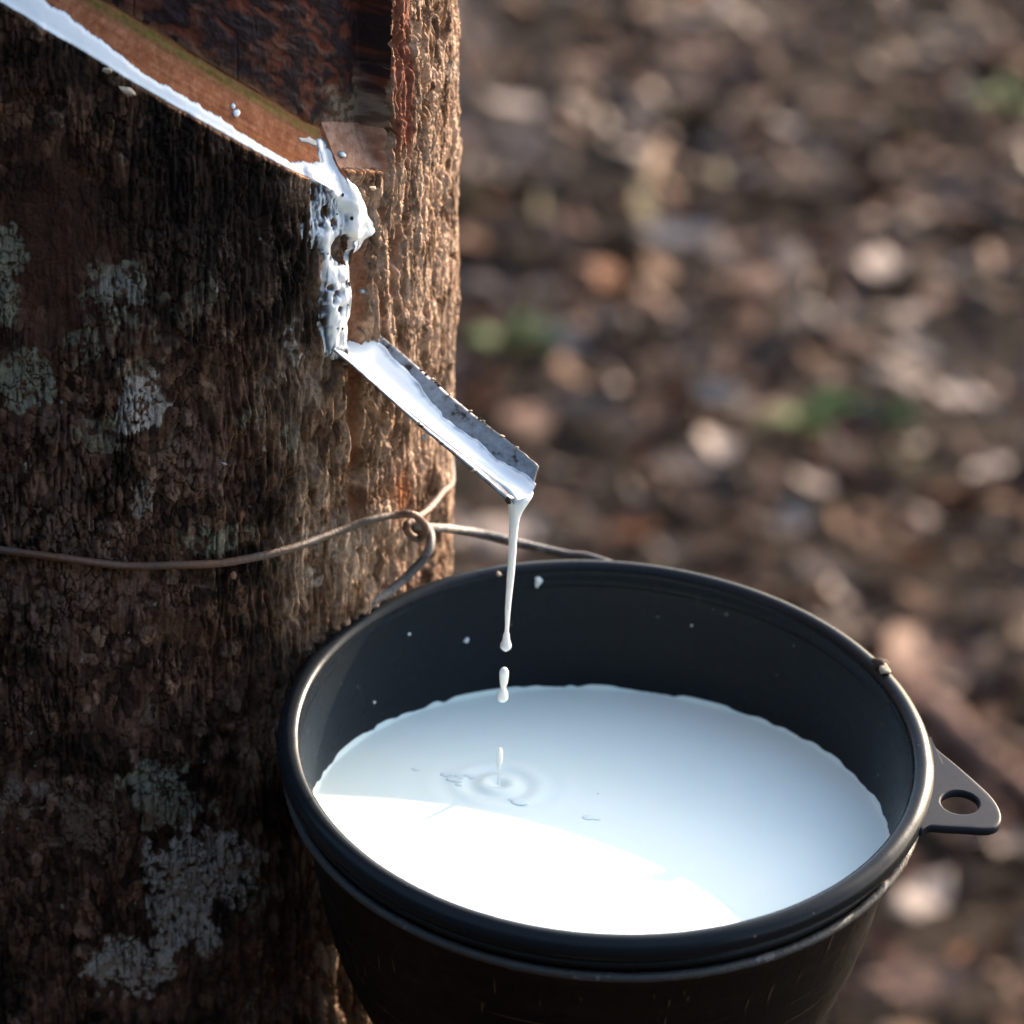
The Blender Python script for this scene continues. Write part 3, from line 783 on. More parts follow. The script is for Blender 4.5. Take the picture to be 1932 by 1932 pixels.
column('latex_drop', [(943, 1411, 1), (943, 1414, 4), (943, 1422, 5.5), (942.5, 1434, 5.5), (942, 1440, 5), (941.5, 1446, 3.5), (941, 1452, 2.2), (940.5, 1466, 1.8), (940, 1480, 1.8)], DRIP[1] - 0.0005,
       'slim white latex drop just entering the pool in the cup')

# ------------------------------------------------------------------ collecting cup
CN = np.array([0.0, math.sin(R_(-8.4)), 1.0]); CN /= np.linalg.norm(CN)
CA = np.cross([0, 1, 0], CN); CA /= np.linalg.norm(CA); CB = np.cross(CN, CA)
def cup_pt(rad, phi, z):
    return CUP + (rad * np.cos(phi))[..., None] * CA + (rad * np.sin(phi))[..., None] * CB + np.asarray(z)[..., None] * CN
def smooth_profile(pts, n):
    P = np.array(pts, float); s_ = np.r_[0, np.cumsum(np.linalg.norm(np.diff(P, axis=0), axis=1))]
    out = []
    m_ = len(P)
    for i in range(m_ - 1):
        p0, p1, p2, p3 = P[max(i - 1, 0)], P[i], P[i + 1], P[min(i + 2, m_ - 1)]
        for k in range(n):
            t = k / n
            out.append(0.5 * ((2 * p1) + (-p0 + p2) * t + (2 * p0 - 5 * p1 + 4 * p2 - p3) * t * t + (-p0 + 3 * p1 - 3 * p2 + p3) * t ** 3))
    out.append(P[-1]); return np.array(out)
def lathe(name, prof, nseg=256, rel=None, attrs=None):
    ph = np.arange(nseg) / nseg * 2 * math.pi
    Rr, Ph = np.meshgrid(prof[:, 0], ph, indexing='ij'); Z = np.repeat(prof[:, 1:2], nseg, 1)
    at = {}
    if rel is not None:
        d, run = rel(Ph, Z); Rr = Rr + d; at = {'run': run.ravel()}
    return mesh_np(name, cup_pt(Rr, Ph, Z).reshape(-1, 3), grid_faces(len(prof), nseg, True), True, at)
cup = empty('latex_cup', tuple(cup_pt(np.array(0.0), np.array(0.0), np.array(-0.092)))); tag(cup, 'black plastic collecting cup half full of white latex', 'cup')
OUTP = [(0.0664, -0.0062), (0.0662, -0.010), (0.0650, -0.014), (0.0636, -0.020), (0.0620, -0.026), (0.0603, -0.036), (0.0578, -0.046), (0.0548, -0.055), (0.0513, -0.063), (0.0468, -0.071), (0.0405, -0.079), (0.0325, -0.086), (0.0225, -0.0905), (0.010, -0.092), (0.0001, -0.092)]
INP = [(0.0657, 0.0005), (0.0654, -0.002), (0.0648, -0.006), (0.0640, -0.011), (0.0628, -0.017), (0.0606, -0.026), (0.0588, -0.036), (0.0563, -0.046), (0.0533, -0.055), (0.0498, -0.063), (0.0453, -0.071), (0.0392, -0.078), (0.0312, -0.0845), (0.021, -0.089), (0.010, -0.0905), (0.0001, -0.0905)]
def outer_rel(Ph, Z):
    s_ = Ph * 66; z_ = Z * 1000
    lines = np.zeros_like(s_)
    for k, (z0, amp, tilt) in enumerate([(-26, 1, .6), (-31, .8, .5), (-33.5, .7, .5), (-38, 1, .7), (-40, .6, .7), (-45, .9, .3), (-50, .7, .5), (-55, .8, .4), (-61, .7, .3)]):
        zc = z0 + 2.2 * tilt * np.sin(Ph + k) + 0.5 * (fbm(s_ / 9 + k, z_ * 0 + k, 3, k) - 0.5)
        lines = np.maximum(lines, amp * np.exp(-((z_ - zc) / 0.28) ** 2) * sst(0.35, 0.55, fbm(s_ / 14 + 4 * k, z_ * 0 + 2 * k, 3, k + 3)))
    st = fbm(s_ / 0.8 + 0.02 * z_, z_ / 9, 4, 3); st2 = fbm(s_ / 3.0, z_ / 14, 3, 8)
    run = sst(0.60, 0.78, st) * sst(0.48, 0.62, st2) * sst(-9, -13, z_) * 0.9
    run = np.maximum(run, lines * 0.75)
    d = (0.10 * lines + 0.12 * run + 0.05 * (st - 0.5)) * 0.001 * sst(-9, -11, z_)
    return d, run
add('outer_wall', lathe('outer_wall', smooth_profile(OUTP, 14), 720, outer_rel), M_OUTER, cup)
add('inner_wall', lathe('inner_wall', smooth_profile(INP, 6)[::-1], 256), M_PLASTIC, cup)
RIMP = [(0.0650, -0.0040), (0.0653, -0.0030), (0.0652, -0.0018), (0.0650, -0.0006), (0.0653, 0.0005), (0.0659, 0.0011), (0.0667, 0.0014), (0.0676, 0.0014), (0.0685, 0.0010), (0.0692, 0.0004), (0.0697, -0.0005), (0.0698, -0.0016), (0.0695, -0.0026), (0.0687, -0.0033), (0.0678, -0.0038), (0.0673, -0.0045), (0.0675, -0.0050), (0.0678, -0.0054), (0.0677, -0.0060), (0.0672, -0.0066), (0.0664, -0.0071), (0.0655, -0.0074)]
def rim_rel(Ph, Z):
    return 0.00012 * np.sin(3 * Ph + 1) + 0.00008 * (fbm(Ph * 20, Z * 0, 2, 3) - 0.5), 0 * Ph
add('rim', lathe('rim', smooth_profile(RIMP, 5)[::-1], 320, rim_rel), M_PLASTIC, cup)

# pierced hanging tab
def rim_xy(x, y, dz=-0.0006):
    p = on_plane(x, y, CUP + CN * dz, CN) - CUP; return p @ CA, p @ CB
outl = [(1752, 1392), (1766, 1412), (1800, 1440), (1840, 1474), (1868, 1500), (1884, 1522), (1890, 1544), (1882, 1560), (1862, 1566), (1820, 1564), (1780, 1562), (1752, 1560), (1735, 1566), (1728, 1530), (1740, 1470)]
O2 = np.array([rim_xy(x, y) for x, y in outl])
hc = np.array(rim_xy(1811, 1515))
hx = np.array(rim_xy(1849, 1520)) - hc; hy = np.array(rim_xy(1800, 1492)) - hc
hr = 0.0040
nh = 64
Vt2 = []
O2s = []
for i in range(len(O2)):
    p0, p1, p2, p3 = O2[i - 1], O2[i], O2[(i + 1) % len(O2)], O2[(i + 2) % len(O2)]
    for k in range(8):
        t = k / 8; O2s.append(0.5 * ((2 * p1) + (-p0 + p2) * t + (2 * p0 - 5 * p1 + 4 * p2 - p3) * t * t + (-p0 + 3 * p1 - 3 * p2 + p3) * t ** 3))
O2s = np.array(O2s)
ang_o = np.unwrap(np.arctan2(*(O2s - hc).T[::-1]))
if ang_o[-1] < ang_o[0]: O2s, ang_o = O2s[::-1], ang_o[::-1]
cnt = len(O2s)
rings = []
ta = ang_o
hole2 = hc + hr * np.stack([np.cos(ta), np.sin(ta)], -1)
hole1 = hc + (hr + 0.00025) * np.stack([np.cos(ta), np.sin(ta)], -1)
cen = O2s.mean(0)
def inset(P, d):
    q = hc - P; return P + q / np.linalg.norm(q, axis=1)[:, None] * d
th_t = 0.0019
for P, z_ in [(hole1, 0.0), (hole1 + (hole1 - hole2) * 1.2, 0.0), (hole1 + (hole1 - hole2) * 2.6, 0.0), (hole1 * .5 + O2s * .5, 0.00002), (inset(O2s, 0.0012), 0.0), (inset(O2s, 0.0006), 0.0), (inset(O2s, 0.0002), -0.00012), (O2s, -0.0006), (O2s, -th_t + 0.0004), (inset(O2s, 0.0004), -th_t), (hole1, -th_t), (hole2, -th_t + 0.0003), (hole2, -0.0003), (hole1, 0.0)]:
    rings.append(CUP + P[:, :1] * CA + P[:, 1:] * CB + (z_ - 0.0004) * CN)
V = np.concatenate(rings)
tme = mesh_np('hanging_tab', V, grid_faces(len(rings), cnt, True))
bm = bmesh.new(); bm.from_mesh(tme); bmesh.ops.remove_doubles(bm, verts=bm.verts, dist=1e-7); bmesh.ops.recalc_face_normals(bm, faces=bm.faces); bm.to_mesh(tme); bm.free()
M_TAB = plastic_material('matt_black_plastic'); [setattr(nd.inputs[6], 'default_value', (0.020, 0.021, 0.025, 1)) for nd in M_TAB.node_tree.nodes if nd.type == 'MIX']; [setattr(e, 'color', (k_, k_, k_, 1)) for nd in M_TAB.node_tree.nodes if nd.type == 'VALTORGB' for e, k_ in zip(nd.color_ramp.elements, (0.45, 0.6))]
tag(add('hanging_tab', tme, M_TAB, cup), 'triangular tab with a round hole')

# latex pool: polar sheet that meets the sloping inner wall
LZ = CUP[2] - 0.0199
inP = smooth_profile(INP, 6)
nphi, nrad = 512, 150
phi = np.arange(nphi) / nphi * 2 * math.pi
def wall_radius(zc):
    lo_, hi_ = np.full(nphi, 0.02), np.full(nphi, 0.09)
    for _ in range(40):
        md_ = (lo_ + hi_) / 2
        P = np.stack([CUP[0] + md_ * np.cos(phi), CUP[1] + md_ * np.sin(phi), zc + 0 * phi], -1) - CUP
        ins = np.hypot(P @ CA, P @ CB) < np.interp(-(P @ CN), -inP[:, 1], inP[:, 0])
        lo_ = np.where(ins, md_, lo_); hi_ = np.where(ins, hi_, md_)
    return lo_
rw = wall_radius(LZ)
fr = np.linspace(0, 1, nrad) ** 0.8
RAD = fr[:, None] * (rw - 0.0005)[None]
X = CUP[0] + RAD * np.cos(phi); Y = CUP[1] + RAD * np.sin(phi)
D0 = on_z(940, 1480, LZ)
dd = np.hypot(X - D0[0], Y - D0[1]) * 1000
dd = dd / 1.45
def ripple(dd): return 0.22 * np.exp(-((dd - 2.2) / 1.1) ** 2) - 0.30 * np.exp(-(dd / 1.0) ** 2) + 0.12 * np.exp(-((dd - 6.4) / 1.3) ** 2) - 0.1 * np.exp(-((dd - 4.3) / 1.0) ** 2) + 0.07 * np.exp(-((dd - 10.5) / 1.6) ** 2) + 0.035 * np.exp(-((dd - 15) / 2.0) ** 2)
rip = ripple(dd)
sl_ = 0.06 * (fbm(X * 1000 / 16 + 40, Y * 1000 / 16 + 40, 3, 2) - 0.5)
Zp = LZ + (1.8 * rip + sl_) / 1000
wavy = np.clip(np.abs(fbm(np.cos(phi) * 8 + 20, np.sin(phi) * 8 + 20, 3, 4) - 0.5) * 7 + 0.6 * (fbm(np.cos(phi) * 20 + 9, np.sin(phi) * 20, 2, 6) - 0.5), 0, 1.2) * 0.0008 + 0.0002
for hfrac, inn in ((0.35, 0.00022), (0.8, 0.00010), (1.0, -0.0003)):      # scalloped film left on the wall
    zc = LZ + wavy * hfrac; rr_ = wall_radius(zc) - inn
    X = np.concatenate([X, (CUP[0] + rr_ * np.cos(phi))[None]]); Y = np.concatenate([Y, (CUP[1] + rr_ * np.sin(phi))[None]]); Zp = np.concatenate([Zp, zc[None]])
pool = add('latex_pool', mesh_np('latex_pool', np.stack([X, Y, Zp], -1).reshape(-1, 3), grid_faces(nrad + 3, nphi, True)), M_POOL)
tag(pool, 'bluish white liquid latex with ripples filling the black cup', 'latex')
# froth bubbles on the pool
rb = random.Random(4)
def bubble(x, y, r_, nme, lab, grp, sq=0.12):
    p = on_z(x, y, LZ)
    bm = bmesh.new(); bmesh.ops.create_uvsphere(bm, u_segments=14, v_segments=8, radius=1)
    for v_ in bm.verts: v_.co = Vector((v_.co.x * r_ * 1.25, v_.co.y * r_, v_.co.z * r_ * sq)) + Vector((p[0], p[1], LZ + 0.00003 + 0.0018 * float(ripple(math.hypot(p[0] - D0[0], p[1] - D0[1]) * 1000 / 1.45))))
    me = bpy.data.meshes.new(nme); bm.to_mesh(me); bm.free(); me.polygons.foreach_set('use_smooth', [True] * len(me.polygons))
    tag(add(nme, me, M_POOL), lab, 'bubble', grp)
for i in range(12):
    a = rb.random() * 6.28; q = rb.random() ** 0.6
    bubble(862 + 36 * q * math.cos(a), 1471 + 16 * q * math.sin(a), 0.0006 + 0.0005 * rb.random(), 'latex_bubble', 'tiny white froth bubble left of the drip rings in the pool', 'froth bubbles beside the drip')
bubble(981, 1515, 0.0016, 'latex_bubble', 'flat white bubble just right of the drip point', None, 0.13)
bubble(968, 1509, 0.0009, 'latex_bubble', 'small raised bubble between drip point and flat bubble', None, 0.16)
bubble(1110, 1543, 0.0011, 'latex_bubble', 'lone flat bubble right of the drip rings', None, 0.13)
bubble(1126, 1545, 0.0007, 'latex_bubble', 'tiny lone bubble furthest right of the drip rings', None, 0.16)
bubble(785, 1452, 0.0008, 'latex_bubble', 'lone small bubble furthest left on the pool', None, 0.13)

# splashes and crumbs on the cup
def inner_pt(x, y):
    """point of the inner wall behind a plan position"""
    d = ray(x, y); best = None
    for t in np.linspace(0.70, 0.95, 4001):
        p = CAMPOS + d * t - CUP; dz = p @ CN
        if dz > 0.001 or dz < -0.05: continue
        if p @ CB < 0 and math.hypot(p @ CA, p @ CB) > 0.05: continue
        if math.hypot(p @ CA, p @ CB) >= np.interp(-dz, -inP[:, 1], inP[:, 0]) and best is None and (p @ CB > 0 or p @ CA < -0.04):
            best = CAMPOS + d * t; break
    return best
p = inner_pt(1016, 1094)
if p is not None: crumb('latex_splash', p, 0.0013, M_LATEX, 'white latex drip hanging inside the far rim of the cup', 'latex', seed=2, sq=(.8, .8, 1.25))
for i, (x, y, q, lab) in enumerate([(880, 1208, .0006, 'white splash dot left of the falling thread on the inner wall'), (772, 1196, .0004, 'faint splash dot on the lit left part of the inner wall'), (706, 1325, .0004, 'splash dot low on the left inner wall above the pool'), (1305, 1180, .0003, 'faint splash dot on the right inner wall')]):
    p = inner_pt(x, y)
    if p is not None: crumb('latex_splash', p, q, M_LATEX, lab, 'latex', seed=i)
def rim_pt(x, y, dz=0.0015):
    return on_plane(x, y, CUP + CN * dz, CN)
crumb('bark_lump', rim_pt(1660, 1252, 0.0022), 0.0019, M_DIRT, 'dark bark lump stuck on the far right of the rim', 'debris', seed=8, sq=(1.1, .8, .8))
crumb('pale_husk', rim_pt(1669, 1262, 0.0018), 0.0017, M_CHAFF, 'pale husk beside the dark lump on the rim', 'debris', seed=9, sq=(.7, 1.2, .7))
crumb('latex_crumb', rim_pt(980, 1766, -0.0005), 0.0010, M_GREY, 'small grey crumb on the front rim, left of the larger clot', 'debris', seed=10, sq=(1.2, .7, .7))
crumb('latex_crumb', rim_pt(1105, 1777, -0.0006), 0.0013, M_GREY, 'pale crumb touching the dark clot on the front rim', 'debris', seed=11)
crumb('rim_clot', rim_pt(1136, 1781, -0.0006), 0.0018, M_PLASTIC, 'dark shiny clot on the front of the rim', 'debris', seed=12, sq=(1.3, .7, .7))
crumb('rim_speck', rim_pt(941, 1083, 0.002), 0.0005, M_CHAFF, 'tiny pale speck on the far rim behind the thread', 'debris', seed=13)

# ------------------------------------------------------------------ wires
WR = 0.00088
def onbark(x, y, out=0.0016):
    t_, z_ = on_trunk(x, y); i = int(np.searchsorted(zz, z_)); j = int(np.searchsorted(th, t_))
    rs = float(np.percentile(r[max(i - 8, 0):i + 9, max(j - 8, 0):j + 9], 85))
    rr_ = max(rs, TR) + out; t_, z_ = on_trunk(x, y, rr_)
    return tree_pt(np.array(t_), z_, rr_)
hub = at_depth(782, 990, (trunk_point(782, 990, 0.006) - CAMPOS) @ FWD)      # where the wires hook together
front = [onbark(x, y) for x, y in [(-180, 985), (-90, 1020), (0, 1041), (110, 1053), (230, 1067), (325, 1070), (430, 1062), (540, 1036), (640, 1001)]]
front += [onbark(700, 981, 0.003), onbark(745, 971, 0.0055), onbark(778, 972, 0.0085), onbark(797, 985, 0.009), onbark(803, 1003, 0.0075), onbark(790, 1016, 0.005), onbark(772, 1008, 0.0045), onbark(768, 990, 0.005), onbark(785, 976, 0.005), onbark(805, 963, 0.004), onbark(832, 930, 0.0012), onbark(852, 900, 0.001)]
th_a, z_a = on_trunk(856, 892); th_b, z_b = on_trunk(-180, 985)
back = []
for k in np.linspace(0.06, 0.97, 18):
    t_ = th_a + (th_b + 2 * math.pi - th_a) * k
    zk = z_a + (z_b - z_a) * k + 0.02 * math.sin(math.pi * min(1, k * 1.6)) * (1 - k)
    back.append(tree_pt(np.array(t_), zk, TR + 0.0030))
rk = np.random.default_rng(8)
front = [p_ + rk.normal(size=3) * (0.00035 if i_ < 9 else 0.0001) for i_, p_ in enumerate(front)]
tw = add('trunk_wire', tube_mesh('trunk_wire', front + back, WR, 10, 8, True, rough=0.05), M_WIRE_RUST)
tag(tw, 'rusty wire tied round the tree trunk', 'wire')
# wire ring that carries the cup under its rim
def ring_pt(a, dz=-0.0088, rr=0.0673): return cup_pt(np.array(rr), np.array(a), np.array(dz))
yhub = hub
pts = [onbark(775, 1000, 0.003), onbark(766, 985, 0.006), onbark(778, 974, 0.0075 + 0.003), hub + np.array([0.004, -0.002, 0.0005])]
A = at_depth(800, 994, (hub - CAMPOS) @ FWD - 0.003); B_ = at_depth(880, 1002, 0.862); C_ = at_depth(960, 1020, 0.866); D_ = at_depth(1060, 1044, 0.868); E_ = at_depth(1150, 1064, 0.866)
a_start = R_(72)
ringp = [ring_pt(a_start - k) for k in np.linspace(R_(12), R_(285), 40)]
left_end = [at_depth(690, 1150, 0.835), at_depth(740, 1112, 0.838), at_depth(790, 1064, 0.840), at_depth(810, 1035, 0.840), at_depth(812, 1010, 0.842), at_depth(800, 990, 0.846), at_depth(780, 985, 0.850), at_depth(764, 995, 0.852), at_depth(766, 1012, 0.851), at_depth(785, 1018, 0.848), at_depth(801, 1006, 0.8465), at_depth(796, 989, 0.8475), at_depth(779, 982, 0.849), at_depth(762, 994, 0.8505), at_depth(760, 1014, 0.8505), at_depth(748, 1036, 0.851), at_depth(742, 1052, 0.852)]
bail = add('cup_wire', tube_mesh('cup_wire', [at_depth(768, 1004, 0.851), at_depth(774, 993, 0.847), A, B_, C_, D_, E_] + ringp + left_end, 0.00102, 10, 8, False, rough=0.04), M_WIRE_GREY)
tag(bail, 'grey wire ring holding the cup, hooked to the trunk wire', 'wire')

# loose chips on the bark
for i, (x, y, q, m_, lab) in enumerate([(240, 171, .0016, M_CHAFF, 'pale bark chip just below the cut'), (203, 132, .0012, M_CHAFF, 'brown chip stuck at the lip of the cut'), (705, 355, .0008, M_CHAFF, 'orange chip on the right of the latex clot'), (423, 1535 - 660, .0006, M_GREY, 'tiny grey crumb on the dark bark'), (776, 1412 - 0 - 0 + 9999, 0, M_GREY, '')]):
    if q: crumb('bark_chip', onbark(x, y, 0.001), q, m_, lab, 'bark chip', seed=20 + i, sq=(1.2, .8, .6), chip=True)
crumb('rust_flake', onbark(440, 1086, 0.0012), 0.0013, plain('rust_flake', (0.2, 0.11, 0.07)), 'small rusty flake hanging under the trunk wire', 'flake', seed=31, sq=(.7, .5, 1.1), chip=True)

# ------------------------------------------------------------------ leaf litter
def leaf_data(L, W, curl, cup_, seed, nu=8, nvv=4):
    rr = np.random.default_rng(seed)
    u = np.linspace(0, 1, nu + 1); v_ = np.linspace(-1, 1, nvv + 1)
    U, Vv = np.meshgrid(u, v_, indexing='ij')
    wd = W * np.sin(math.pi * U ** 0.8) ** 0.75 * 0.5 + 0.0006
    x = (U - 0.5) * L; y = Vv * wd
    z = curl * L * (2 * (U - 0.5)) ** 2 + cup_ * W * np.abs(Vv) ** 1.6 * np.sin(math.pi * U) + 0.004 * rr.normal(size=U.shape) * (L / 0.1)
    y = y + 0.15 * L * (rr.random() - 0.5) * (2 * U - 1) ** 2
    return np.stack([x, y, z], -1).reshape(-1, 3), grid_faces(nu + 1, nvv + 1)
LEAFCOL = [('grey_leaf', (0.1028, 0.0752, 0.0621)), ('pale_leaf', (0.2572, 0.2001, 0.1670)), ('brown_leaf', (0.0564, 0.0208, 0.0111)), ('dark_leaf', (0.0216, 0.0097, 0.0064)),
           ('tan_leaf', (0.1410, 0.0769, 0.0446)), ('pink_leaf', (0.1360, 0.0769, 0.0541)), ('umber_leaf', (0.0564, 0.0288, 0.0175)), ('orange_leaf', (0.1161, 0.0417, 0.0143)), ('olive_leaf', (0.0498, 0.0400, 0.0159))]
WEI = [28, 11, 20, 14, 8, 15, 24, 3, 3]
LM = [plain(n_, c, 0.75, 0.35, 60) for n_, c in LEAFCOL]
variants = []
for k in range(12):
    rr = random.Random(50 + k)
    V, F = leaf_data(0.075 + 0.05 * rr.random(), 0.032 + 0.018 * rr.random(), 0.10 * (rr.random() - 0.25), 0.5 * (rr.random() - 0.3), k)
    variants.append((V, F, *leaf_data(0.075 + 0.05 * rr.random(), 0.032 + 0.018 * rr.random(), 0.10 * (rr.random() - 0.25), 0.5 * (rr.random() - 0.3), k, 5, 2)))
vmesh = {}
def leaf_mesh(k, c):
    if (k, c) not in vmesh:
        me = mesh_np('fallen_leaf', *variants[k][:2]); me.materials.append(LM[c]); vmesh[(k, c)] = me
    return vmesh[(k, c)]
def ground_z(x, y):
    return 0.0
rl = random.Random(99)
spots = []
GCAM = CAMPOS[:2]
# spread over the part of the ground in and around the view
for i in range(20000):
    y = rl.uniform(0.4, 7.5); x = rl.uniform(-2.6, 2.6)
    spots.append((x, y))
vis = []; rest = []
for (x, y) in spots:
    a, b_ = proj(np.array([x, y, 0.02]))
    dist = y - CAMPOS[1]
    seen = 840 < a < 1990 and -60 < b_ < 1990 and not (560 < a < 1700 and b_ > 1320)
    (vis if seen else rest).append((dist, x, y, a, b_))
vis.sort()
def rand_rot():
    return Matrix.Rotation(rl.uniform(0, 6.28), 4, 'Z') @ Matrix.Rotation(rl.gauss(0, 0.36), 4, 'X') @ Matrix.Rotation(rl.gauss(0, 0.36), 4, 'Y')
chosen = vis[:270]; rest += vis[290:]
LLAB = {'grey_leaf': 'greyish dry leaf lying blurred on the ground behind the cup', 'pale_leaf': 'pale whitish dry leaf lying blurred on the ground behind the cup', 'brown_leaf': 'brown dry leaf lying blurred on the ground behind the cup', 'dark_leaf': 'blackish rotting leaf lying blurred on the ground behind the cup',
        'tan_leaf': 'tan dry leaf lying blurred on the ground behind the cup', 'pink_leaf': 'pinkish brown dry leaf lying blurred on the ground behind the cup', 'umber_leaf': 'umber dry leaf lying blurred on the ground behind the cup', 'orange_leaf': 'orange dry leaf lying blurred on the ground behind the cup', 'olive_leaf': 'olive fading leaf lying blurred on the ground behind the cup'}
for (d_, x, y, a, b_) in chosen:
    k = rl.randrange(12); c = rl.choices(range(9), WEI)[0]
    o = bpy.data.objects.new('fallen_leaf', leaf_mesh(k, c)); COL.objects.link(o)
    o.matrix_world = Matrix.Translation((x, y, 0.022 + 0.02 * rl.random())) @ rand_rot() @ Matrix.Scale(rl.uniform(0.4, 0.85), 4)
    tag(o, LLAB[LEAFCOL[c][0]], 'leaf', LEAFCOL[c][0].split('_')[0] + ' leaves on the ground behind the cup')
VR, FR, MI = [], [], []; off = 0
for (d_, x, y, a, b_) in rest:
    k = rl.randrange(12); c = rl.choices(range(9), WEI)[0]
    M4 = np.array(Matrix.Translation((x, y, 0.015 + 0.02 * rl.random())) @ rand_rot() @ Matrix.Scale(rl.uniform(0.4, 0.85), 4))
    V, F = variants[k][2:]
    VR.append(V @ M4[:3, :3].T + M4[:3, 3]); FR.append(F + off); MI.append(np.full(len(F), c, np.int32)); off += len(V)
lme = mesh_np('leaf_litter', np.concatenate(VR), np.concatenate(FR))
for m_ in LM: lme.materials.append(m_)
lme.polygons.foreach_set('material_index', np.concatenate(MI))
tag(add('leaf_litter', lme), 'layer of dry brown and grey fallen leaves covering the ground', 'leaf litter', kind='stuff')

# leaves that stand out one by one
SPEC = [(1275, 440, 1, 1.25, 0.2, 'large pale leaf right of the trunk, level with the latex clot'), (1665, 500, 1, 1.2, 1.2, 'pale grey leaf in the upper right of the litter'),
        (892, 452, 4, 0.9, 2.0, 'pinkish tan leaf touching the trunk edge'), (1432, 530, 5, 0.9, 0.9, 'small pinkish leaf above the middle of the litter'), (1765, 735, 1, 1.5, 2.6, 'largest pale leaf at the right above the rim'),
        (1352, 838, 1, 1.0, 1.5, 'whitish leaf beside the bright seedling'), (1300, 880, 0, 0.9, 0.4, 'grey leaf left below the whitish leaf'), (1525, 905, 1, 0.9, 2.2, 'pale leaf below the bright seedling'),
        (1845, 950, 4, 1.4, 2.75, 'big pale tan leaf at the right edge above the rim'), (1000, 785, 5, 1.1, 0.8, 'pinkish leaf just right of the spout'), (1720, 1235, 5, 1.5, 1.4, 'pinkish leaf directly behind the husk on the rim'),
        (1745, 1690, 1, 1.0, 1.0, 'pale leaf low right of the cup'), (1745, 1850, 5, 1.2, 0.3, 'pinkish leaf at the bottom right corner'), (1890, 1600, 0, 1.2, 2.9, 'grey leaf below the tab of the cup'),
        (1545, 345, 3, 1.6, 0.5, 'large blackish leaf in the upper middle of the litter'), (1500, 610, 3, 1.0, 1.0, 'blackish leaf in the middle of the litter'), (1110, 985, 3, 1.2, 2.0, 'dark leaf behind the wire left of the thread'),
        (1150, 520, 7, 1.0, 1.2, 'rusty orange leaf near the trunk'), (1210, 390, 8, 1.2, 1.5, 'yellowish olive leaf standing upright near the trunk'), (1190, 990, 7, 1.0, 0.2, 'orange brown leaf above the far rim'), (1690, 1330, 2, 1.4, 0.9, 'brown leaf behind the right rim'), (960, 1000, 1, 1.2, 0.6, 'pale grey leaf seen just above the wire')]
for i, (x, y, c, sc_, rz, lab) in enumerate(SPEC):
    p = on_z(x, y, 0.05)
    o = bpy.data.objects.new('fallen_leaf', leaf_mesh(i % 12, c)); COL.objects.link(o)
    o.matrix_world = Matrix.Translation(tuple(p)) @ Matrix.Rotation(rz, 4, 'Z') @ Matrix.Rotation(0.25 if i != 18 else 0.9, 4, 'X') @ Matrix.Scale(sc_ * 0.8, 4)
    tag(o, lab, 'leaf')

# fallen sticks
def stick(pl, r_, mtl, lab):
    pts = [on_z(x, y, 0.03 + dz) for x, y, dz in pl]
    tag(add('fallen_stick', tube_mesh('fallen_stick', pts, [r_ * (1 - 0.12 * i) for i in range(len(pts))], 10, 6, rough=0.06, seed=int(pl[0][0])), mtl), lab, 'stick')
M_STICK = plain('stick_bark', (0.11, 0.06, 0.045), 0.85, 0.4, 40)
stick([(1690, 1290, 0), (1770, 1360, .01), (1850, 1430, .005), (1960, 1520, 0)], 0.022, M_STICK, 'thick reddish brown stick lying behind the cup tab')
stick([(1235, 290, 0), (1220, 330, .02), (1205, 375, 0)], 0.012, plain('pale_stick', (0.17, 0.11, 0.07), 0.8), 'short pale stick on the ground right of the trunk')

# green seedlings
M_GREEN = plain('seedling_leaf', (0.060, 0.095, 0.022), 0.6, 0.3, 80)
def seedling(x, y, lab, n=6, sc=1.0, seed=0):
    rr = random.Random(seed); p = on_z(x, y, 0.03)
    e = empty('seedling', (p[0], p[1], 0)); tag(e, lab, 'seedling')
    add('stem', tube_mesh('stem', [(p[0], p[1], 0), (p[0] + .003, p[1], .03 * sc), (p[0], p[1], .05 * sc)], 0.0016, 6, 4), M_GREEN, e)
    for i in range(n):
        V, F = leaf_data(0.05 * sc, 0.024 * sc, -0.12, 0.15, seed + i)
        M4 = np.array(Matrix.Translation((p[0], p[1], 0.03 * sc + 0.004 * i)) @ Matrix.Rotation(i * 2.4 + rr.random(), 4, 'Z') @ Matrix.Rotation(-0.35, 4, 'Y') @ Matrix.Translation((0.028 * sc, 0, 0)))
        add('leaf', mesh_np('leaf', V @ M4[:3, :3].T + M4[:3, 3], F), M_GREEN, e)
seedling(965, 665, 'small green seedling close to the trunk edge', 6, 1.0, 1)
seedling(1525, 820, 'bright green seedling in the middle of the leaf litter', 6, 1.1, 2)
seedling(1900, 215, 'green seedling at the far right of the leaf litter', 5, 1.1, 3)
seedling(1690, 790, 'faint green seedling right of the bright one', 4, 0.7, 4)

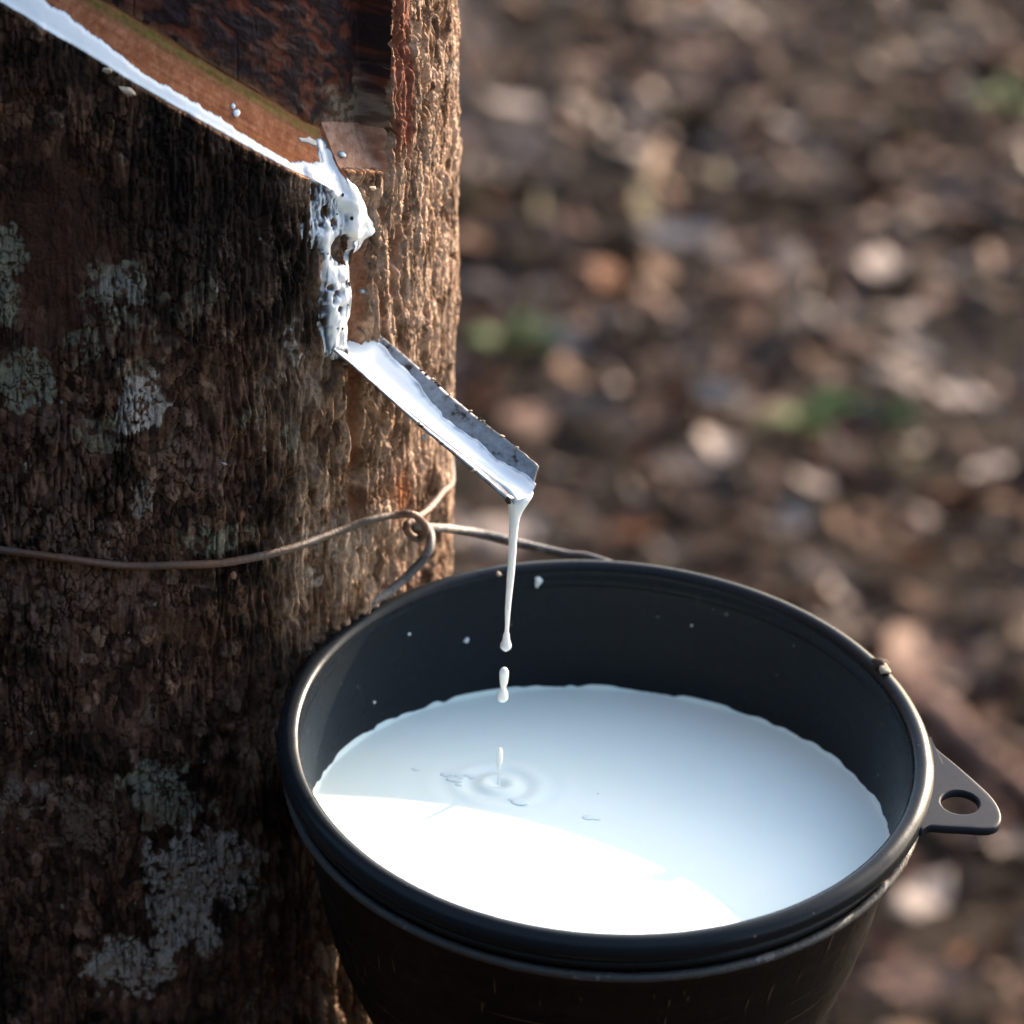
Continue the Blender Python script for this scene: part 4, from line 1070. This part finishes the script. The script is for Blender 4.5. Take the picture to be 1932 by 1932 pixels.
# ------------------------------------------------------------------ unseen trees added behind and beside the camera to block low sky
M_PLANT = plain('sky_block_foliage', (0.020, 0.030, 0.012), 0.7, 0.4, 2)
M_PTRUNK = plain('sky_block_bark', (0.08, 0.06, 0.045), 0.9, 0.4, 20)
rp_ = np.random.default_rng(5)
PV, PF, PM = [], [], []; po = 0
for (deg, dist_) in [(150, 4.6), (172, 4.0), (195, 4.4), (215, 4.2), (236, 4.8), (258, 4.4), (280, 5.0), (300, 5.2), (160, 7.5), (185, 7.0), (205, 7.6), (228, 7.8), (250, 7.4), (272, 8.0)]:
    cx, cy = math.sin(R_(deg)) * dist_, math.cos(R_(deg)) * dist_ - 0.4
    V, F, T_ = tube([(cx, cy, -0.05), (cx + .03, cy, 1.6), (cx - .04, cy + .05, 2.8), (cx, cy, 4.0)], [0.13, 0.105, 0.09, 0.05], 10, 4)
    PV.append(V); PF.append(F + po); PM.append(np.ones(len(F), np.int32)); po += len(V)
    nlf = 1500
    q = rp_.normal(size=(nlf, 3)); q /= np.linalg.norm(q, axis=1)[:, None]; q *= (rp_.random(nlf) ** 0.45)[:, None]
    c = np.array([cx, cy, 2.4]) + q * np.array([1.35, 1.35, 1.9])
    u1 = rp_.normal(size=(nlf, 3)); u1 /= np.linalg.norm(u1, axis=1)[:, None]
    u2 = np.cross(u1, rp_.normal(size=(nlf, 3))); u2 /= np.linalg.norm(u2, axis=1)[:, None]
    sz = (0.11 + 0.08 * rp_.random(nlf))[:, None]
    quad = np.stack([c - u1 * sz, c + u2 * sz * 0.45, c + u1 * sz, c - u2 * sz * 0.45], 1).reshape(-1, 3)
    PV.append(quad); PF.append(np.arange(nlf * 4).reshape(-1, 4) + po); PM.append(np.zeros(nlf, np.int32)); po += nlf * 4
pme = mesh_np('sky_block_trees', np.concatenate(PV), np.concatenate(PF), False)
pme.materials.append(M_PLANT); pme.materials.append(M_PTRUNK)
pme.polygons.foreach_set('material_index', np.concatenate(PM))
tag(add('sky_block_trees', pme), 'unseen leafy trees added out of view to keep low sky off the trunk', 'trees', kind='stuff')
